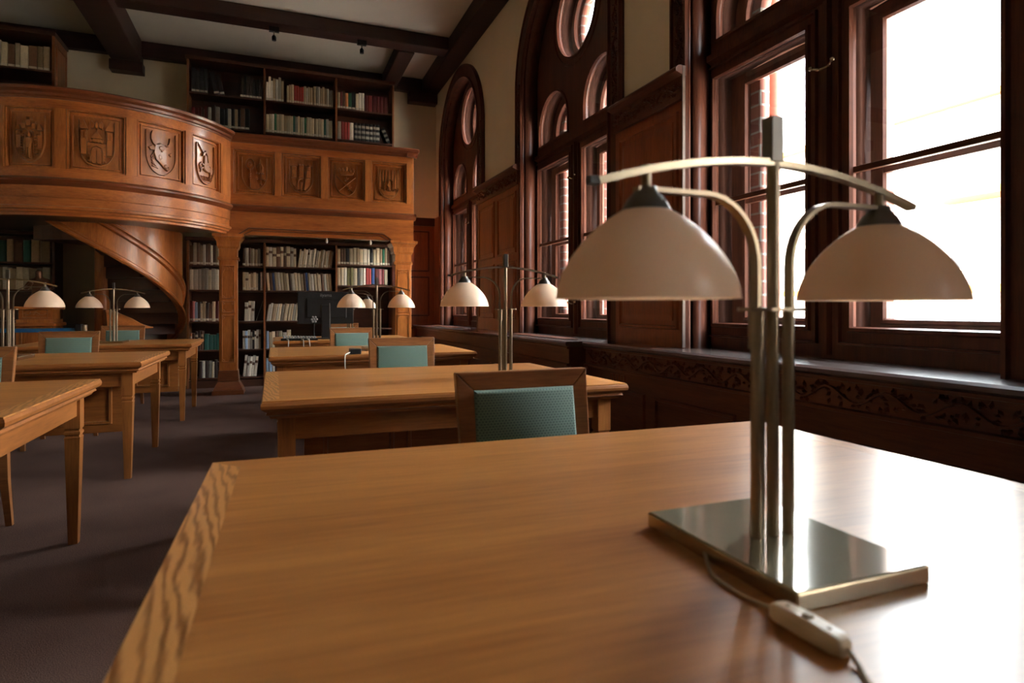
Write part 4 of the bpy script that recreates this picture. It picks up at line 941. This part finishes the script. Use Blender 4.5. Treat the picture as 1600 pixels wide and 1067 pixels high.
# tray with devices, microphone, cables in front of the monitor
dv = empty('desktop_device', (.23, 7.10, .7603), label='black desktop device with a row of silver keys left of the monitor', cat='device')
MB().box(.06, 7.03, .7603, .44, 7.16, .785).build('case', 'black_plastic', dv, world=True, bevel=.006)
k_ = MB()
for j in range(12): k_.box(.08+j*.029, 7.05, .785, .10+j*.029, 7.14, .812-.001*j)
k_.build('key_row', 'grey_plastic', dv, world=True, bevel=.003)
k_ = MB()
for j, (xa, xb) in enumerate([(.12, .14), (.27, .32), (.33, .42)]): k_.tube(smoothpath([(xa, 7.03, .775), (xa+.01, 6.97, .775), (xa+.015, 6.94, .76), ((xa+xb)/2, 6.935, .60-.03*j), (xb, 6.94, .66)]), .004, 6)
k_.build('cable', 'white_plastic', dv, world=True, smooth=True)
mc = empty('microphone', (.41, 7.22, .7603), label='small stand microphone with a silver head in front of the black monitor', cat='microphone')
MB().lathe([(0, 0), (.03, 0), (.03, .008), (.006, .014), (.004, .02), (.004, .20), (0, .20)], 20, (.41, 7.22, .7603)).build('stand', 'black_plastic', mc, world=True, smooth=True)
k_ = MB()
for j in range(6):
    t = j*PI/3; k_.lathe([(0, -.014), (.010, -.008), (.013, 0), (.010, .008), (0, .014)], 12, (.41+.028*math.cos(t), 7.22, .985+.028*math.sin(t)))
k_.lathe([(0, -.014), (.012, -.008), (.014, 0), (.012, .008), (0, .014)], 12, (.41, 7.22, .985)); k_.build('head', 'grey_plastic', mc, world=True, smooth=True)
# ------------------------------------------------------------------ barrier, bust
BP = empty('barrier_post', (-2.04, 8.34, 0), label='black and chrome barrier post behind the farthest left table', cat='post')
MB().tube([(-2.04, 8.34, .03), (-2.04, 8.34, .92)], .032, 18).build('pole', 'steel', BP, world=True, smooth=True)
MB().lathe([(0, 0), (.16, 0), (.16, .01), (.14, .025), (.04, .04), (0, .04)], 30, (-2.04, 8.34, 0)).build('base', 'black_plastic', BP, world=True, smooth=True)
MB().box(-2.12, 8.30, .82, -2.06, 8.38, .93).build('belt_head', 'black_plastic', BP, world=True, bevel=.006)
tag(MB().box(-4.4, 8.338, .840, -2.12, 8.342, .885).build('barrier_belt', 'blue_tape'), 'blue barrier belt stretched in front of the pedestal', 'belt')
PD = empty('pedestal', (-2.65, 8.85, 0), label='carved wooden pedestal cabinet under the bust at the left', cat='pedestal')
pb = MB().box(-2.80, 8.70, 0, -2.44, 9.06, .98).build('body', 'gal_z', PD, world=True, bevel=.006)
MB().box(-2.83, 8.67, .90, -2.41, 9.09, .94).box(-2.82, 8.68, 1.10, -2.42, 9.08, 1.13).box(-2.78, 8.72, .98, -2.46, 9.04, 1.10).build('cornice', 'gal_x', PD, world=True, bevel=.006)
a = MB(); ridge(a, mapY(8.70), rect(-2.75, .2, -2.49, .85), .03, .014, True); ridge(a, mapY(8.72), rect(-2.74, 1.0, -2.50, 1.09), .014, .01, True); vine(a, mapY(8.72), -2.73, -2.51, 1.045, .03, .012, .07); a.build('panel_moulding', 'gal_carved', PD, world=True)
def skinfig(name, V, Ed, R_, mat, loc):
    me = bpy.data.meshes.new(name); me.from_pydata(V, Ed, []); o = bpy.data.objects.new(name, me); C.objects.link(o)
    sk = o.modifiers.new('skin', 'SKIN'); me.skin_vertices.new() if not me.skin_vertices else None
    for i, r in enumerate(R_): me.skin_vertices[0].data[i].radius = (r, r)
    me.skin_vertices[0].data[0].use_root = True
    ss = o.modifiers.new('sub', 'SUBSURF'); ss.levels = 2; ss.render_levels = 2; me.materials.append(M[mat]); o.location = loc; return o
V = [(0, 0, .10), (0, 0, .20), (0, -.01, .29), (0, -.015, .325), (0, -.02, .375), (0, -.02, .415), (-.075, 0, .285), (-.12, -.04, .20), (-.07, -.10, .22), (-.03, -.12, .27), (.075, 0, .285), (.125, -.03, .20), (.08, -.10, .16), (.03, -.12, .15),
     (-.05, -.09, .09), (-.055, -.12, .02), (.05, -.09, .09), (.06, -.12, .02)]
Ed = [(0, 1), (1, 2), (2, 3), (3, 4), (4, 5), (2, 6), (6, 7), (7, 8), (8, 9), (2, 10), (10, 11), (11, 12), (12, 13), (0, 14), (14, 15), (0, 16), (16, 17)]
Rz = [.065, .06, .062, .028, .042, .03, .034, .026, .02, .018, .034, .026, .02, .018, .038, .024, .038, .024]
bu = skinfig('statuette', V, Ed, Rz, 'bronze', (-2.62, 8.87, 1.135)); bu.scale = (1.05, 1.05, 1.05)
tag(bu, 'small dark bronze seated figure standing on the carved pedestal', 'statue')
# ceiling spots
for x_, y_, lb in ((-.01, 8.28, 'left of the two small black ceiling spotlights on the cross beam'), (1.07, 8.28, 'right of the two small black ceiling spotlights on the cross beam')):
    K = empty('ceiling_spotlight', (x_, y_, 4.64), label=lb, cat='spotlight', group='small spotlights under the beam')
    MB().box(x_-.06, y_-.03, 4.585, x_+.06, y_+.03, 4.64).build('mount', 'black_plastic', K, world=True, bevel=.003)
    MB().tube([(x_, y_, 4.585), (x_, y_, 4.53)], .008, 8).build('stem', 'steel', K, world=True)
    MB().lathe([(0, -.035), (.026, -.035), (.028, .01), (.015, .03), (0, .03)], 16, (x_, y_, 4.51)).build('head', 'black_plastic', K, world=True, smooth=True)
print('books', nb)
